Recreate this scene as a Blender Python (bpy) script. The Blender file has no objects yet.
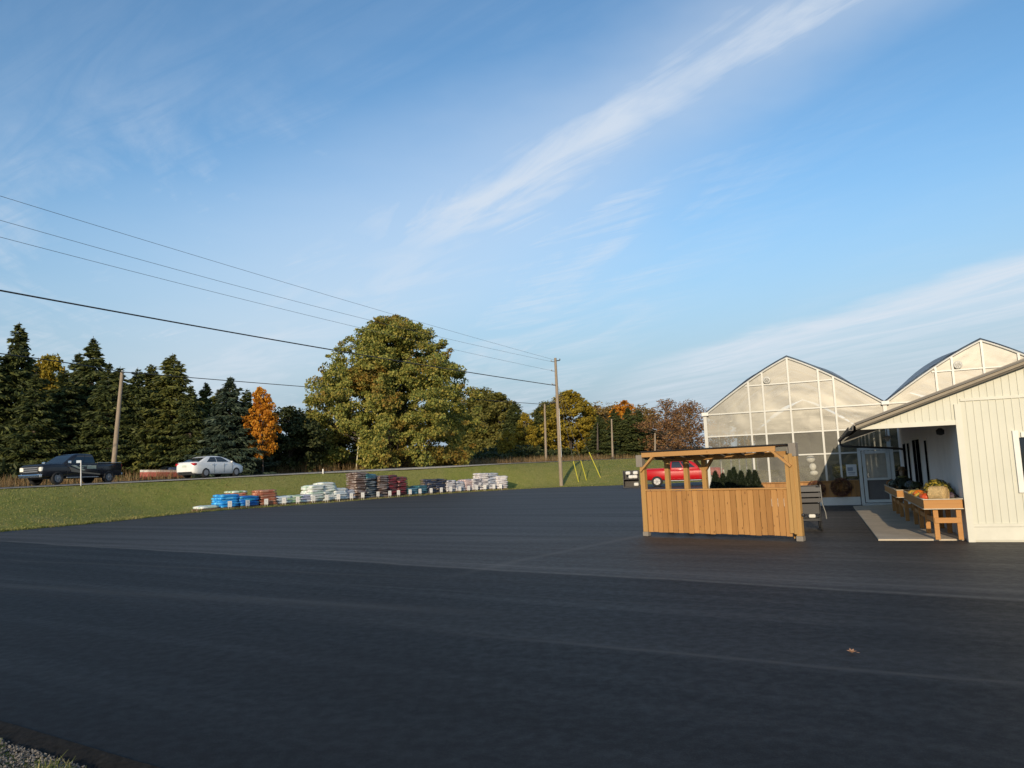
import bpy, bmesh, math, random
import numpy as np
from mathutils import Vector, Matrix
R = math.radians
random.seed(7)
sc = bpy.context.scene
C = sc.collection

# ------------------------------------------------------------------ camera
FPX, EYE = 740.0, 1.65
PITCH, ROLL = math.atan(86 / 740), math.atan(.04)
_f = Vector((0, math.cos(PITCH), math.sin(PITCH)))
_r0 = Vector((1, 0, 0)); _u0 = Vector((0, -math.sin(PITCH), math.cos(PITCH)))
_r = math.cos(ROLL) * _r0 - math.sin(ROLL) * _u0
_u = math.cos(ROLL) * _u0 + math.sin(ROLL) * _r0
cam = bpy.data.cameras.new('camera'); cam_o = bpy.data.objects.new('camera', cam); C.objects.link(cam_o)
cam.sensor_width = 36; cam.lens = FPX * 36 / 1024
cam.clip_start = .05; cam.clip_end = 5000
M3 = Matrix((_r, _u, -_f)).transposed()
cam_o.matrix_world = Matrix.Translation((0, 0, EYE)) @ M3.to_4x4()
sc.camera = cam_o

def ray(px, py): return _f + (px - 512) / FPX * _r + (384 - py) / FPX * _u
def G(px, py, z=0):                     # ground point seen at a pixel (survey of the photograph)
    d = ray(px, py); t = (z - EYE) / d.z
    return Vector((d.x * t, d.y * t, z))
def D(px, py, y):                       # point at depth y
    d = ray(px, py); t = y / d.y
    return Vector((d.x * t, y, d.z * t + EYE))

# ------------------------------------------------------------------ world, sun, exposure
SUN_AZ, SUN_EL = 15, 13.5                 # light travels towards azimuth 15 deg
w = bpy.data.worlds.new('World'); sc.world = w; w.use_nodes = True
nt = w.node_tree; N = nt.nodes; L = nt.links; N.clear()
def nd(t, **k):
    n = N.new(t)
    for a, v in k.items(): setattr(n, a, v)
    return n
def wmath(op, a, b=None, clamp=False):
    n = N.new('ShaderNodeMath'); n.operation = op; n.use_clamp = clamp
    for i, v in enumerate((a, b)):
        if v is None: continue
        if isinstance(v, (int, float)): n.inputs[i].default_value = v
        else: L.new(v, n.inputs[i])
    return n.outputs[0]
def wrange(v, a, b, c=0., d=1., smooth=True):
    n = N.new('ShaderNodeMapRange'); n.interpolation_type = 'SMOOTHSTEP' if smooth else 'LINEAR'
    L.new(v, n.inputs[0])
    for i, x in enumerate((a, b, c, d)): n.inputs[i + 1].default_value = x
    return n.outputs[0]
out = nd('ShaderNodeOutputWorld'); bg = nd('ShaderNodeBackground'); L.new(bg.outputs[0], out.inputs[0])
sky = nd('ShaderNodeTexSky', sky_type='NISHITA', sun_disc=False, sun_elevation=R(SUN_EL), sun_rotation=R(180 + SUN_AZ),
         altitude=0, air_density=1.0, dust_density=.6, ozone_density=1.6)
bg.inputs[1].default_value = .14
tc = nd('ShaderNodeTexCoord')
sep = nd('ShaderNodeSeparateXYZ'); L.new(tc.outputs['Generated'], sep.inputs[0])
dz = wmath('MAXIMUM', sep.outputs[2], .03)
pxn = wmath('DIVIDE', sep.outputs[0], dz); pyn = wmath('DIVIDE', sep.outputs[1], dz)   # point on a high flat cloud deck
comb = nd('ShaderNodeCombineXYZ'); L.new(pxn, comb.inputs[0]); L.new(pyn, comb.inputs[1])
def wnoise(scale, rot=0, stretch=(1, 1, 1), detail=6, rough=.6, dist=0., off=(0, 0, 0)):
    m = nd('ShaderNodeMapping', vector_type='TEXTURE'); L.new(comb.outputs[0], m.inputs[0]); m.inputs[2].default_value[2] = rot
    m.inputs[3].default_value = tuple(1 / k for k in stretch); m.inputs[1].default_value = off
    n = nd('ShaderNodeTexNoise'); L.new(m.outputs[0], n.inputs[0]); n.inputs['Scale'].default_value = scale
    n.inputs['Detail'].default_value = detail; n.inputs['Roughness'].default_value = rough; n.inputs['Distortion'].default_value = dist
    return n.outputs[0]
# main cirrus streak: deck line from (.80,1.50) to (-.40,3.10)
ax, ay, bx, by = .70, 1.52, -.40, 3.22
ln = math.hypot(bx - ax, by - ay); tx, ty = (bx - ax) / ln, (by - ay) / ln; nx_, ny_ = -ty, tx
SA = math.atan2(ty, tx)
along = wmath('ADD', wmath('MULTIPLY', wmath('SUBTRACT', pxn, ax), tx), wmath('MULTIPLY', wmath('SUBTRACT', pyn, ay), ty))
across = wmath('ADD', wmath('MULTIPLY', wmath('SUBTRACT', pxn, ax), nx_), wmath('MULTIPLY', wmath('SUBTRACT', pyn, ay), ny_))
warp = wmath('MULTIPLY', wmath('SUBTRACT', wnoise(1.6, detail=4), .5), .34)
acr = wmath('ADD', across, warp)
wid = wrange(along, 0, 2.4, .19, .80)
band = wrange(wmath('DIVIDE', wmath('ABSOLUTE', acr), wid), 0., 1., 1., 0.)
fibre = wnoise(2.4, SA, (.5, 2.6, 1), 9, .62, .9)
band = wmath('MULTIPLY', band, wrange(fibre, .22, .66, .35, 1.))
band = wmath('MULTIPLY', band, wrange(along, 1.3, 3.1, 1., .0))
# broad thin veils
veil = wnoise(1.0, SA - .25, (.55, 1.5, 1), 8, .6, 1.2, (3.1, 1.7, 0))
veil = wrange(veil, .32, .78, 0, .5)
fine = wnoise(3.2, SA + .35, (.35, 2.2, 1), 9, .65, 1.4, (1.3, 4.1, 0))
veil = wmath('MULTIPLY', veil, wrange(fine, .3, .7, .35, 1.))
veil = wmath('MULTIPLY', veil, wrange(pxn, .5, 1.4, 1., .15))
veil = wmath('MULTIPLY', veil, wrange(pyn, 1.5, 2.6, .25, 1.25))
# low bank at the right: deck line from (2.61,3.64) to (1.47,6.79)
cx_, cy_, ex_, ey_ = 2.75, 3.60, 1.30, 7.0
l2 = math.hypot(ex_ - cx_, ey_ - cy_); t2x, t2y = (ex_ - cx_) / l2, (ey_ - cy_) / l2
acr2 = wmath('ADD', wmath('MULTIPLY', wmath('SUBTRACT', pxn, cx_), -t2y), wmath('MULTIPLY', wmath('SUBTRACT', pyn, cy_), t2x))
acr2 = wmath('ADD', acr2, wmath('MULTIPLY', wmath('SUBTRACT', wnoise(.9, detail=5), .5), .9))
edge2 = wmath('MULTIPLY', wrange(acr2, .12, -.35, 0., 1.), wrange(acr2, -.4, -2.4, 1., .5))
edge2 = wmath('MULTIPLY', edge2, wrange(wnoise(1.2, math.atan2(t2y, t2x), (.5, 2.4, 1), 8, .62, .7), .25, .68, .3, .9))
edge2 = wmath('MULTIPLY', edge2, wrange(pxn, .8, 2.2, 0., 1.0))
hz = wrange(sep.outputs[2], .02, .40, 1.0, 0.)            # pale haze near the horizon
broad = wmath('MULTIPLY', wrange(wmath('ABSOLUTE', wmath('ADD', acr, .1)), 0., 1.25, 1., 0.), wrange(along, .7, 2.4, 0., .62))
broad = wmath('MULTIPLY', broad, wrange(wnoise(1.3, SA + .2, (.5, 1.7, 1), 8, .62, 1.0, (7., 2., 0)), .25, .7, .45, 1.05))
soft = wmath('MULTIPLY', wrange(wmath('DIVIDE', wmath('ABSOLUTE', acr), wid), 0., 2.3, 1., 0.), .40)
band = wmath('MAXIMUM', wmath('MULTIPLY', band, .84), soft)
cl = wmath('MAXIMUM', wmath('MAXIMUM', wmath('MAXIMUM', band, broad), veil), edge2)
tone = nd('ShaderNodeHueSaturation'); L.new(sky.outputs[0], tone.inputs['Color'])
tone.inputs['Saturation'].default_value = 1.22; tone.inputs['Value'].default_value = 1.0
mixh = nd('ShaderNodeMixRGB'); L.new(hz, mixh.inputs[0]); L.new(tone.outputs[0], mixh.inputs[1]); mixh.inputs[2].default_value = (1.85, 2.42, 2.95, 1)
mixc = nd('ShaderNodeMixRGB'); L.new(cl, mixc.inputs[0]); L.new(mixh.outputs[0], mixc.inputs[1]); mixc.inputs[2].default_value = (3.6, 3.95, 4.4, 1)
L.new(mixc.outputs[0], bg.inputs[0])

sl = bpy.data.lights.new('sun', 'SUN'); so = bpy.data.objects.new('sun', sl); C.objects.link(so)
sl.energy = 2.8; sl.angle = R(.53); sl.color = (1, .83, .60)
hd = Vector((math.sin(R(SUN_AZ)) * math.cos(R(SUN_EL)), math.cos(R(SUN_AZ)) * math.cos(R(SUN_EL)), -math.sin(R(SUN_EL))))
so.rotation_euler = hd.to_track_quat('-Z', 'Y').to_euler(); so.location = (-10, -40, 12)
vs = sc.view_settings; vs.view_transform = 'Standard'; vs.look = 'None'; vs.gamma = 1; vs.use_curve_mapping = False
vs.exposure = 0.5

# ------------------------------------------------------------------ materials
class Mat:
    def __init__(s, name):
        s.m = bpy.data.materials.new(name); s.m.use_nodes = True
        s.nt = s.m.node_tree; s.N = s.nt.nodes; s.L = s.nt.links
        s.b = s.N['Principled BSDF']; s.out = s.N['Material Output']
    def n(s, t, **k):
        n = s.N.new(t)
        for a, v in k.items(): setattr(n, a, v)
        return n
    def set(s, sock, v):
        if isinstance(v, (int, float)): sock.default_value = v
        elif isinstance(v, tuple): sock.default_value = v if len(v) == 4 or len(sock.default_value) == 3 else (*v, 1)
        else: s.L.new(v, sock)
    def math(s, op, a, b=0., clamp=False):
        n = s.n('ShaderNodeMath', operation=op, use_clamp=clamp); s.set(n.inputs[0], a); s.set(n.inputs[1], b); return n.outputs[0]
    def rng(s, v, a, b, c=0., d=1.):
        n = s.n('ShaderNodeMapRange', interpolation_type='SMOOTHSTEP'); s.L.new(v, n.inputs[0])
        for i, x in enumerate((a, b, c, d)): n.inputs[i + 1].default_value = x
        return n.outputs[0]
    def co(s, kind='Object'): return s.n('ShaderNodeTexCoord').outputs[kind]
    def pos(s): return s.n('ShaderNodeNewGeometry').outputs['Position']
    def island(s): return s.n('ShaderNodeNewGeometry').outputs['Random Per Island']
    def map(s, v, scale=(1, 1, 1), rot=0., loc=(0, 0, 0)):
        m = s.n('ShaderNodeMapping'); s.L.new(v, m.inputs[0]); m.inputs[1].default_value = loc; m.inputs[2].default_value = (0, 0, rot)
        if rot: m.vector_type = 'TEXTURE'; scale = tuple(1 / k for k in scale)      # turn first, then stretch
        m.inputs[3].default_value = scale; return m.outputs[0]
    def noise(s, v, scale, detail=4, rough=.55, dist=0.):
        n = s.n('ShaderNodeTexNoise'); s.L.new(v, n.inputs[0]); n.inputs['Scale'].default_value = scale
        n.inputs['Detail'].default_value = detail; n.inputs['Roughness'].default_value = rough; n.inputs['Distortion'].default_value = dist
        return n.outputs[0]
    def ramp(s, v, stops):
        n = s.n('ShaderNodeValToRGB'); s.L.new(v, n.inputs[0]); e = n.color_ramp.elements
        while len(e) < len(stops): e.new(.5)
        for i, (p, c) in enumerate(stops): e[i].position = p; e[i].color = (*c, 1)
        return n.outputs[0]
    def mix(s, f, a, b, op='MIX'):
        n = s.n('ShaderNodeMixRGB', blend_type=op); s.set(n.inputs[0], f); s.set(n.inputs[1], a); s.set(n.inputs[2], b); return n.outputs[0]
    def bump(s, h, strength=.3, dist=.02):
        n = s.n('ShaderNodeBump'); s.L.new(h, n.inputs['Height']); n.inputs['Strength'].default_value = strength; n.inputs['Distance'].default_value = dist
        s.L.new(n.outputs[0], s.b.inputs['Normal'])
    def done(s, col=None, rough=None, metal=None, spec=None):
        if col is not None: s.set(s.b.inputs['Base Color'], col)
        if rough is not None: s.set(s.b.inputs['Roughness'], rough)
        if metal is not None: s.b.inputs['Metallic'].default_value = metal
        if spec is not None: s.b.inputs['Specular IOR Level'].default_value = spec
        return s.m

def simple(name, col, rough=.6, metal=0., spec=.5, var=.12, scale=6., bump=0.):
    a = Mat(name); v = a.noise(a.co(), scale, 5, .6)
    lo = tuple(c * (1 - var) for c in col); hi = tuple(min(1, c * (1 + var)) for c in col)
    m = a.done(a.ramp(v, [(.3, lo), (.7, hi)]), rough, metal, spec)
    if bump: a.bump(v, bump, .01)
    return m

def paint(name, col, rough=.25):
    a = Mat(name); v = a.noise(a.co(), 2.5, 5, .6)
    a.b.inputs['Coat Weight'].default_value = .35; a.b.inputs['Coat Roughness'].default_value = .1; a.b.inputs['Specular IOR Level'].default_value = .3
    return a.done(a.mix(a.rng(v, .45, .8, 0, .25), col, tuple(c * .7 + .02 for c in col)), rough)

def leafmat(name, stops, patch=None, patch_scale=.35, trans=.35, rough=.6):
    a = Mat(name); r = a.island()
    base = a.ramp(r, stops)
    if patch:
        oi = a.n('ShaderNodeObjectInfo').outputs['Random']
        pv = a.noise(a.map(a.co(), (1, 1, 1)), patch_scale, 3, .6)
        base = a.mix(a.rng(pv, .53, .66), base, a.ramp(r, patch))
    a.done(base, rough, spec=.25)
    t = a.n('ShaderNodeBsdfTranslucent'); a.L.new(base, t.inputs[0])
    ms = a.n('ShaderNodeMixShader'); ms.inputs[0].default_value = trans
    a.L.new(a.b.outputs[0], ms.inputs[1]); a.L.new(t.outputs[0], ms.inputs[2]); a.L.new(ms.outputs[0], a.out.inputs[0])
    return a.m

def wood(name, lo, hi, axis='z', island=True, rough=.75):
    a = Mat(name); sc_ = {'x': (.6, 9, 9), 'y': (9, .6, 9), 'z': (9, 9, .6)}[axis]
    co = a.map(a.co(), sc_)
    if island:
        add = a.n('ShaderNodeVectorMath', operation='ADD'); a.L.new(co, add.inputs[0])
        cm = a.n('ShaderNodeCombineXYZ'); i = a.island()
        for k in range(3): a.L.new(a.math('MULTIPLY', i, 37. + 11 * k), cm.inputs[k])
        a.L.new(cm.outputs[0], add.inputs[1]); co = add.outputs[0]
    g = a.noise(co, 2.2, 8, .65, 1.2)
    col = a.ramp(g, [(.3, lo), (.55, tuple((x + y) / 2 for x, y in zip(lo, hi))), (.75, hi)])
    if island: col = a.mix(.55, col, a.ramp(a.island(), [(0, tuple(c * .75 for c in lo)), (.5, hi), (1, tuple(c * 1.0 for c in lo))]))
    knots = a.n('ShaderNodeTexVoronoi'); a.L.new(a.map(a.co(), (5, 5, 2.2)), knots.inputs[0]); knots.inputs['Scale'].default_value = 1.7
    col = a.mix(a.rng(knots.outputs['Distance'], .06, .13, .75, 0.), col, (.07, .028, .01))
    a.bump(g, .25, .006)
    return a.done(col, rough, spec=.25)

MT = {}
MT['wood_front'] = wood('cedar_boards', (.33, .155, .046), (.50, .265, .092), 'z')
MT['wood_beam'] = wood('cedar_beam', (.34, .17, .055), (.50, .28, .105), 'x', True)
MT['wood_post'] = wood('post_wood', (.30, .16, .05), (.47, .28, .10), 'z', True)
MT['wood_grey'] = wood('weathered_wood', (.16, .14, .12), (.27, .24, .20), 'z', True)
MT['wood_table'] = wood('table_wood', (.33, .145, .045), (.50, .26, .09), 'x', True)
MT['wood_skirt'] = wood('skirt_wood', (.33, .16, .055), (.48, .26, .10), 'z', True)
MT['pallet'] = wood('pallet_wood', (.17, .12, .07), (.34, .25, .16), 'x', True)
MT['pole'] = wood('pole_wood', (.22, .17, .12), (.38, .31, .235), 'z', False, .85)
MT['pole_dark'] = wood('dark_pole_wood', (.10, .08, .06), (.19, .15, .11), 'z', False, .85)
MT['bark'] = simple('bark', (.085, .065, .05), .9, var=.4, scale=5, bump=.6)
MT['bark_pale'] = simple('pale_bark', (.16, .13, .105), .9, var=.35, scale=5, bump=.5)
MT['white'] = simple('white_paint', (.66, .65, .60), .45, var=.05)
MT['white_metal'] = simple('white_metal', (.52, .51, .46), .35, var=.05)
MT['grey_metal'] = simple('galvanised_metal', (.42, .43, .44), .4, .7)
MT['dark_metal'] = simple('dark_metal', (.025, .025, .027), .4, .3)
MT['gutter'] = simple('dark_gutter', (.018, .016, .015), .45)
MT['rubber'] = simple('tyre_rubber', (.018, .018, .019), .85)
MT['rim'] = simple('alloy_rim', (.27, .27, .28), .45, .4)
MT['chrome'] = simple('chrome', (.72, .72, .72), .15, 1.0)
MT['dark_pane'] = simple('dark_pane', (.008, .009, .011), .8, spec=.0, var=.02)
MT['glass_dark'] = simple('tinted_glass', (.012, .016, .02), .05, spec=.8, var=.02)
MT['black_plastic'] = simple('black_plastic', (.02, .02, .022), .55)
MT['concrete'] = simple('concrete', (.46, .385, .285), .85, var=.16, scale=1.6, bump=.15)
MT['yellow'] = simple('yellow_plastic', (.56, .51, .05), .5)
MT['wire'] = simple('black_cable', (.045, .045, .045), .7)
MT['wire_thin'] = simple('aluminium_conductor', (.16, .16, .17), .5, .4)
MT['card'] = simple('white_card', (.62, .61, .58), .6, var=.03)
MT['red_lens'] = simple('red_lens', (.45, .012, .015), .15)
MT['head_lens'] = simple('headlight_lens', (.82, .80, .70), .12)
MT['straw'] = simple('straw', (.52, .36, .16), .9, var=.35, scale=40, bump=.8)

def siding():
    a = Mat('ribbed_siding'); v = a.noise(a.co(), 1.3, 5, .6)
    dirt = a.noise(a.map(a.co(), (3, 3, .4)), 1.2, 6, .65)
    col = a.mix(a.rng(dirt, .5, .85, 0, .35), a.ramp(v, [(.3, (.53, .525, .435)), (.7, (.59, .58, .485))]), (.44, .41, .33))
    return a.done(col, .5, spec=.35)
MT['siding'] = siding()
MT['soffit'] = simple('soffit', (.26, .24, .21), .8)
MT['wall_side'] = simple('side_wall_paint', (.74, .74, .74), .7, var=.06, scale=2)

def asphalt():
    a = Mat('sealed_asphalt'); p = a.pos()
    fine = a.noise(p, 95, 3, .7); med = a.noise(p, 9, 5, .65); big = a.noise(a.map(p, (.10, .55, 1), R(-31)), 1.0, 6, .6)
    streak = a.noise(a.map(p, (.06, 1.9, 1), R(-32)), 1.0, 7, .66, .25)
    col = a.ramp(big, [(.34, (.0115, .0114, .0122)), (.68, (.0235, .023, .0235))])
    col = a.mix(a.rng(streak, .48, .76, 0, .55), col, (.048, .046, .044))
    col = a.mix(a.rng(fine, .52, .68, 0, .75), col, (.088, .083, .077))
    sp = a.n('ShaderNodeSeparateXYZ'); a.L.new(p, sp.inputs[0])
    wob = a.math('MULTIPLY', a.math('SUBTRACT', a.noise(p, .3, 2), .5), .5)
    def seam(p0, p1, wdt, amt, c=(.19, .175, .155), lim=None):
        dx, dy = p1[0] - p0[0], p1[1] - p0[1]; l = math.hypot(dx, dy); tx, ty = dx / l, dy / l
        nonlocal col
        ux = a.math('SUBTRACT', sp.outputs[0], p0[0]); uy = a.math('SUBTRACT', sp.outputs[1], p0[1])
        ac = a.math('ADD', a.math('ADD', a.math('MULTIPLY', ux, -ty), a.math('MULTIPLY', uy, tx)), wob)
        al = a.math('ADD', a.math('MULTIPLY', ux, tx), a.math('MULTIPLY', uy, ty))
        m = a.rng(a.math('ABSOLUTE', ac), 0, wdt, 1., 0.)
        m = a.math('MULTIPLY', m, a.rng(med, .32, .62, .2, 1.))
        m = a.math('MULTIPLY', m, a.rng(al, -2, 1, 0., 1.)); m = a.math('MULTIPLY', m, a.rng(al, l - 1, l + 2, 1., 0.))
        col = a.mix(a.math('MULTIPLY', m, amt * .62), col, c)
    far_ = a.math('ADD', a.math('ADD', a.math('MULTIPLY', a.math('SUBTRACT', sp.outputs[0], -5.0), .585), a.math('MULTIPLY', a.math('SUBTRACT', sp.outputs[1], 16.05), .811)), wob)
    col = a.mix(a.math('MULTIPLY', a.rng(far_, -.15, .25), .72), col, a.ramp(streak, [(.32, (.050, .047, .045)), (.68, (.108, .101, .095))]))
    near2 = a.math('ADD', a.math('ADD', a.math('MULTIPLY', a.math('SUBTRACT', sp.outputs[0], .7), .503), a.math('MULTIPLY', a.math('SUBTRACT', sp.outputs[1], 6.94), .864)), a.math('MULTIPLY', wob, .5))
    col = a.mix(a.math('MULTIPLY', a.rng(near2, .12, -.12), .5), col, (.0115, .0115, .0125))
    # worn older surface beyond the paving joint, dusty near the stall
    dx = a.math('SUBTRACT', sp.outputs[0], 5.0); dy = a.math('SUBTRACT', sp.outputs[1], 15.5)
    rr = a.math('SQRT', a.math('ADD', a.math('MULTIPLY', dx, dx), a.math('MULTIPLY', a.math('MULTIPLY', dy, dy), 1.6)))
    dust = a.math('MULTIPLY', a.rng(rr, 2., 9.5, 1., 0.), a.rng(med, .25, .7, .5, 1.))
    col = a.mix(a.math('MULTIPLY', dust, .7), col, a.ramp(a.noise(a.map(p, (.25, 1.4, 1), R(-24)), 1.3, 6, .7, .6), [(.35, (.040, .034, .028)), (.55, (.066, .056, .046)), (.72, (.115, .10, .084))]))
    for s_ in (((-18, 25.4), (9.5, 5.6), .15, .9), ((-4.6, 16.3), (9.5, 6.4), .09, .5), ((-.6, 12.9), (3.2, 18.2), .22, .5),
               ((.2, 7.35), (6.5, 3.65), .07, .35), ((3.9, 14.6), (4.6, 12.2), .05, .4), ((5.2, 13.9), (5.9, 12.2), .05, .35),
               ((-9, 13.2), (-1, 9.2), .3, .22), ((-14, 22), (2, 17.2), .35, .25), ((-12, 28), (6, 22), .5, .22), ((-2.5, 11.5), (9, 4.8), .06, .2), ((-12, 17.8), (-2, 12.4), .12, .3), ((-3, 20), (3.4, 16.9), .2, .3)):
        seam(*s_)
    hgt = a.math('ADD', fine, a.math('MULTIPLY', med, .12)); a.bump(hgt, .35, .006)
    return a.done(col, a.math('ADD', a.rng(med, .3, .7, .58, .72), a.rng(streak, .35, .65, .02, -.03)), spec=.14)
MT['asphalt'] = asphalt()

def road_mat():
    a = Mat('old_asphalt'); p = a.pos()
    return a.done(a.ramp(a.noise(p, 3, 6, .7), [(.3, (.07, .07, .07)), (.7, (.12, .117, .11))]), .85)
MT['road'] = road_mat()
MT['shoulder'] = simple('gravel_shoulder', (.40, .35, .27), .95, var=.3, scale=8, bump=.5)

def ground_mat():
    a = Mat('turf'); p = a.pos()
    big = a.noise(p, .22, 6, .65); med = a.noise(a.map(p, (1, 1, 1)), .9, 6, .7, .5); fine = a.noise(p, 9, 6, .75)
    col = a.ramp(med, [(.28, (.13, .165, .036)), (.45, (.21, .215, .052)), (.6, (.30, .26, .08)), (.8, (.42, .34, .14))])
    col = a.mix(a.rng(big, .40, .60, 0, .85), col, a.ramp(fine, [(.3, (.21, .18, .055)), (.7, (.36, .30, .13))]))
    col = a.mix(.5, col, a.ramp(fine, [(.28, (.09, .12, .025)), (.5, (.21, .23, .05)), (.75, (.34, .33, .10))]), 'MIX')
    a.bump(a.math('ADD', fine, med), .8, .05)
    return a.done(col, .95, spec=.1)
MT['turf'] = ground_mat()

# ------------------------------------------------------------------ mesh builder
class MB:
    def __init__(s): s.v = []; s.f = []; s.mi = []; s.sm = []
    def add(s, vs, fs, mi=0, smooth=False):
        o = len(s.v); s.v += [tuple(v) for v in vs]
        for f in fs: s.f.append([i + o for i in f]); s.mi.append(mi); s.sm.append(smooth)
        return s
    def box(s, c, size, rot=None, mi=0, bevel=0.):
        x, y, z = (k / 2 for k in size); c = Vector(c)
        if bevel <= 0:
            vs = [Vector((sx * x, sy * y, sz * z)) for sz in (-1, 1) for sx, sy in ((-1, -1), (1, -1), (1, 1), (-1, 1))]
            fs = [(3, 2, 1, 0), (4, 5, 6, 7), (0, 1, 5, 4), (1, 2, 6, 5), (2, 3, 7, 6), (3, 0, 4, 7)]
        else:
            b = min(bevel, x * .9, y * .9, z * .9)
            bm = bmesh.new(); bmesh.ops.create_cube(bm, size=1)
            for v in bm.verts: v.co = Vector((v.co.x * 2 * x, v.co.y * 2 * y, v.co.z * 2 * z))
            bmesh.ops.bevel(bm, geom=bm.edges[:], offset=b, segments=2, affect='EDGES', profile=.5)
            bm.verts.index_update(); vs = [v.co.copy() for v in bm.verts]; fs = [[v.index for v in f.verts] for f in bm.faces]; bm.free()
        if rot is not None: vs = [rot @ v for v in vs]
        return s.add([v + c for v in vs], fs, mi)
    def beam(s, a, b, wd, ht, mi=0, up=(0, 0, 1), bevel=0.):
        a = Vector(a); b = Vector(b); d = b - a; x = d.normalized(); u = Vector(up)
        y = u.cross(x).normalized(); z = x.cross(y)
        return s.box((a + b) / 2, (d.length, wd, ht), Matrix((x, y, z)).transposed(), mi, bevel)
    def tube(s, pts, rad, n=8, mi=0, cap=True, smooth=True):
        pts = [Vector(p) for p in pts]; rings = []
        if not hasattr(rad, '__len__'): rad = [rad] * len(pts)
        for i, p in enumerate(pts):
            d = (pts[min(i + 1, len(pts) - 1)] - pts[max(i - 1, 0)]).normalized()
            a = Vector((0, 0, 1)) if abs(d.z) < .9 else Vector((1, 0, 0))
            x = a.cross(d).normalized(); y = d.cross(x)
            rings.append([p + (x * math.cos(t) + y * math.sin(t)) * rad[i] for t in [2 * math.pi * k / n for k in range(n)]])
        return s.loft(rings, mi, cap, smooth)
    def loft(s, rings, mi=0, cap=True, smooth=True, closed=True):
        n = len(rings[0]); vs = [v for r in rings for v in r]; fs = []
        for i in range(len(rings) - 1):
            for k in range(n if closed else n - 1):
                k2 = (k + 1) % n
                fs.append((i * n + k, i * n + k2, (i + 1) * n + k2, (i + 1) * n + k))
        s.add(vs, fs, mi, smooth)
        if cap:
            s.add(rings[0], [list(range(n))[::-1]], mi); s.add(rings[-1], [list(range(n))], mi)
        return s
    def lathe(s, prof, c=(0, 0, 0), n=16, mi=0, axis='z', smooth=True, cap=True):
        rings = []
        for r, h in prof:
            ring = []
            for k in range(n):
                t = 2 * math.pi * k / n; p = Vector((r * math.cos(t), r * math.sin(t), h))
                if axis == 'y': p = Vector((p.x, p.z, -p.y))
                if axis == 'x': p = Vector((p.z, p.x, p.y))
                ring.append(p + Vector(c))
            rings.append(ring)
        return s.loft(rings, mi, cap, smooth)
    def ball(s, c, r, n=12, m=8, mi=0):
        r = Vector(r) if hasattr(r, '__len__') else Vector((r, r, r)); rings = []
        for i in range(1, m):
            t = math.pi * i / m
            rings.append([Vector(c) + Vector((r.x * math.sin(t) * math.cos(2 * math.pi * k / n), r.y * math.sin(t) * math.sin(2 * math.pi * k / n), -r.z * math.cos(t))) for k in range(n)])
        return s.loft(rings, mi, True, True)
    def quad(s, a, b, c, d, mi=0): return s.add([a, b, c, d], [(0, 1, 2, 3)], mi)
    def prism(s, poly, ext, mi=0):
        ext = Vector(ext); n = len(poly); p = [Vector(q) for q in poly]
        s.add(p + [q + ext for q in p], [list(range(n))[::-1], list(range(n, 2 * n))] + [(i, (i + 1) % n, n + (i + 1) % n, n + i) for i in range(n)], mi)
        return s
    def mesh(s, name, mats, weld=False):
        me = bpy.data.meshes.new(name); me.from_pydata(s.v, [], s.f)
        for m in (mats if isinstance(mats, (list, tuple)) else [mats]): me.materials.append(MT.get(m, m) if isinstance(m, str) else m)
        me.polygons.foreach_set('material_index', s.mi); me.polygons.foreach_set('use_smooth', s.sm)
        if weld:
            bm = bmesh.new(); bm.from_mesh(me); bmesh.ops.remove_doubles(bm, verts=bm.verts[:], dist=1e-4)
            bmesh.ops.recalc_face_normals(bm, faces=bm.faces[:]); bm.to_mesh(me); bm.free()
        me.update(); return me
    def build(s, name, mats, parent=None, weld=False):
        return link(name, s.mesh(name, mats, weld), parent)

def link(name, me, parent=None):
    o = bpy.data.objects.new(name, me); C.objects.link(o)
    if parent is not None: o.parent = parent
    return o
def tag(o, label=None, cat=None, group=None, kind=None):
    for k, v in (('label', label), ('category', cat), ('group', group), ('kind', kind)):
        if v: o[k] = v
    return o
def thing(name, label, cat, loc=(0, 0, 0), rz=0., group=None):
    o = bpy.data.objects.new(name, None); C.objects.link(o); o.location = loc; o.rotation_euler = (0, 0, rz)
    o.empty_display_size = .2
    return tag(o, label, cat, group)
def dup(root, loc, rz=0., label=None, scale=1., group=None):
    r = root.copy(); C.objects.link(r); r.location = loc; r.rotation_euler = (0, 0, rz)
    r.scale = scale if hasattr(scale, '__len__') else (scale,) * 3
    tag(r, label, None, group)
    for ch in list(root.children):
        c = ch.copy(); C.objects.link(c); c.parent = r
        for g in ch.children:
            e = g.copy(); C.objects.link(e); e.parent = c
    return r
def carve(o, cutters):
    """boolean-subtract closed meshes from o, keeping its mesh data only"""
    cs = []
    for i, mb in enumerate(cutters):
        c = mb.build('cutter', 'black_plastic', weld=True); cs.append(c)
        md = o.modifiers.new('cut', 'BOOLEAN'); md.operation = 'DIFFERENCE'; md.object = c; md.solver = 'EXACT'
    bpy.context.view_layer.update()
    dg = bpy.context.evaluated_depsgraph_get()
    me = bpy.data.meshes.new_from_object(o.evaluated_get(dg)); o.modifiers.clear(); o.data = me
    for c in cs: bpy.data.objects.remove(c)
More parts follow.
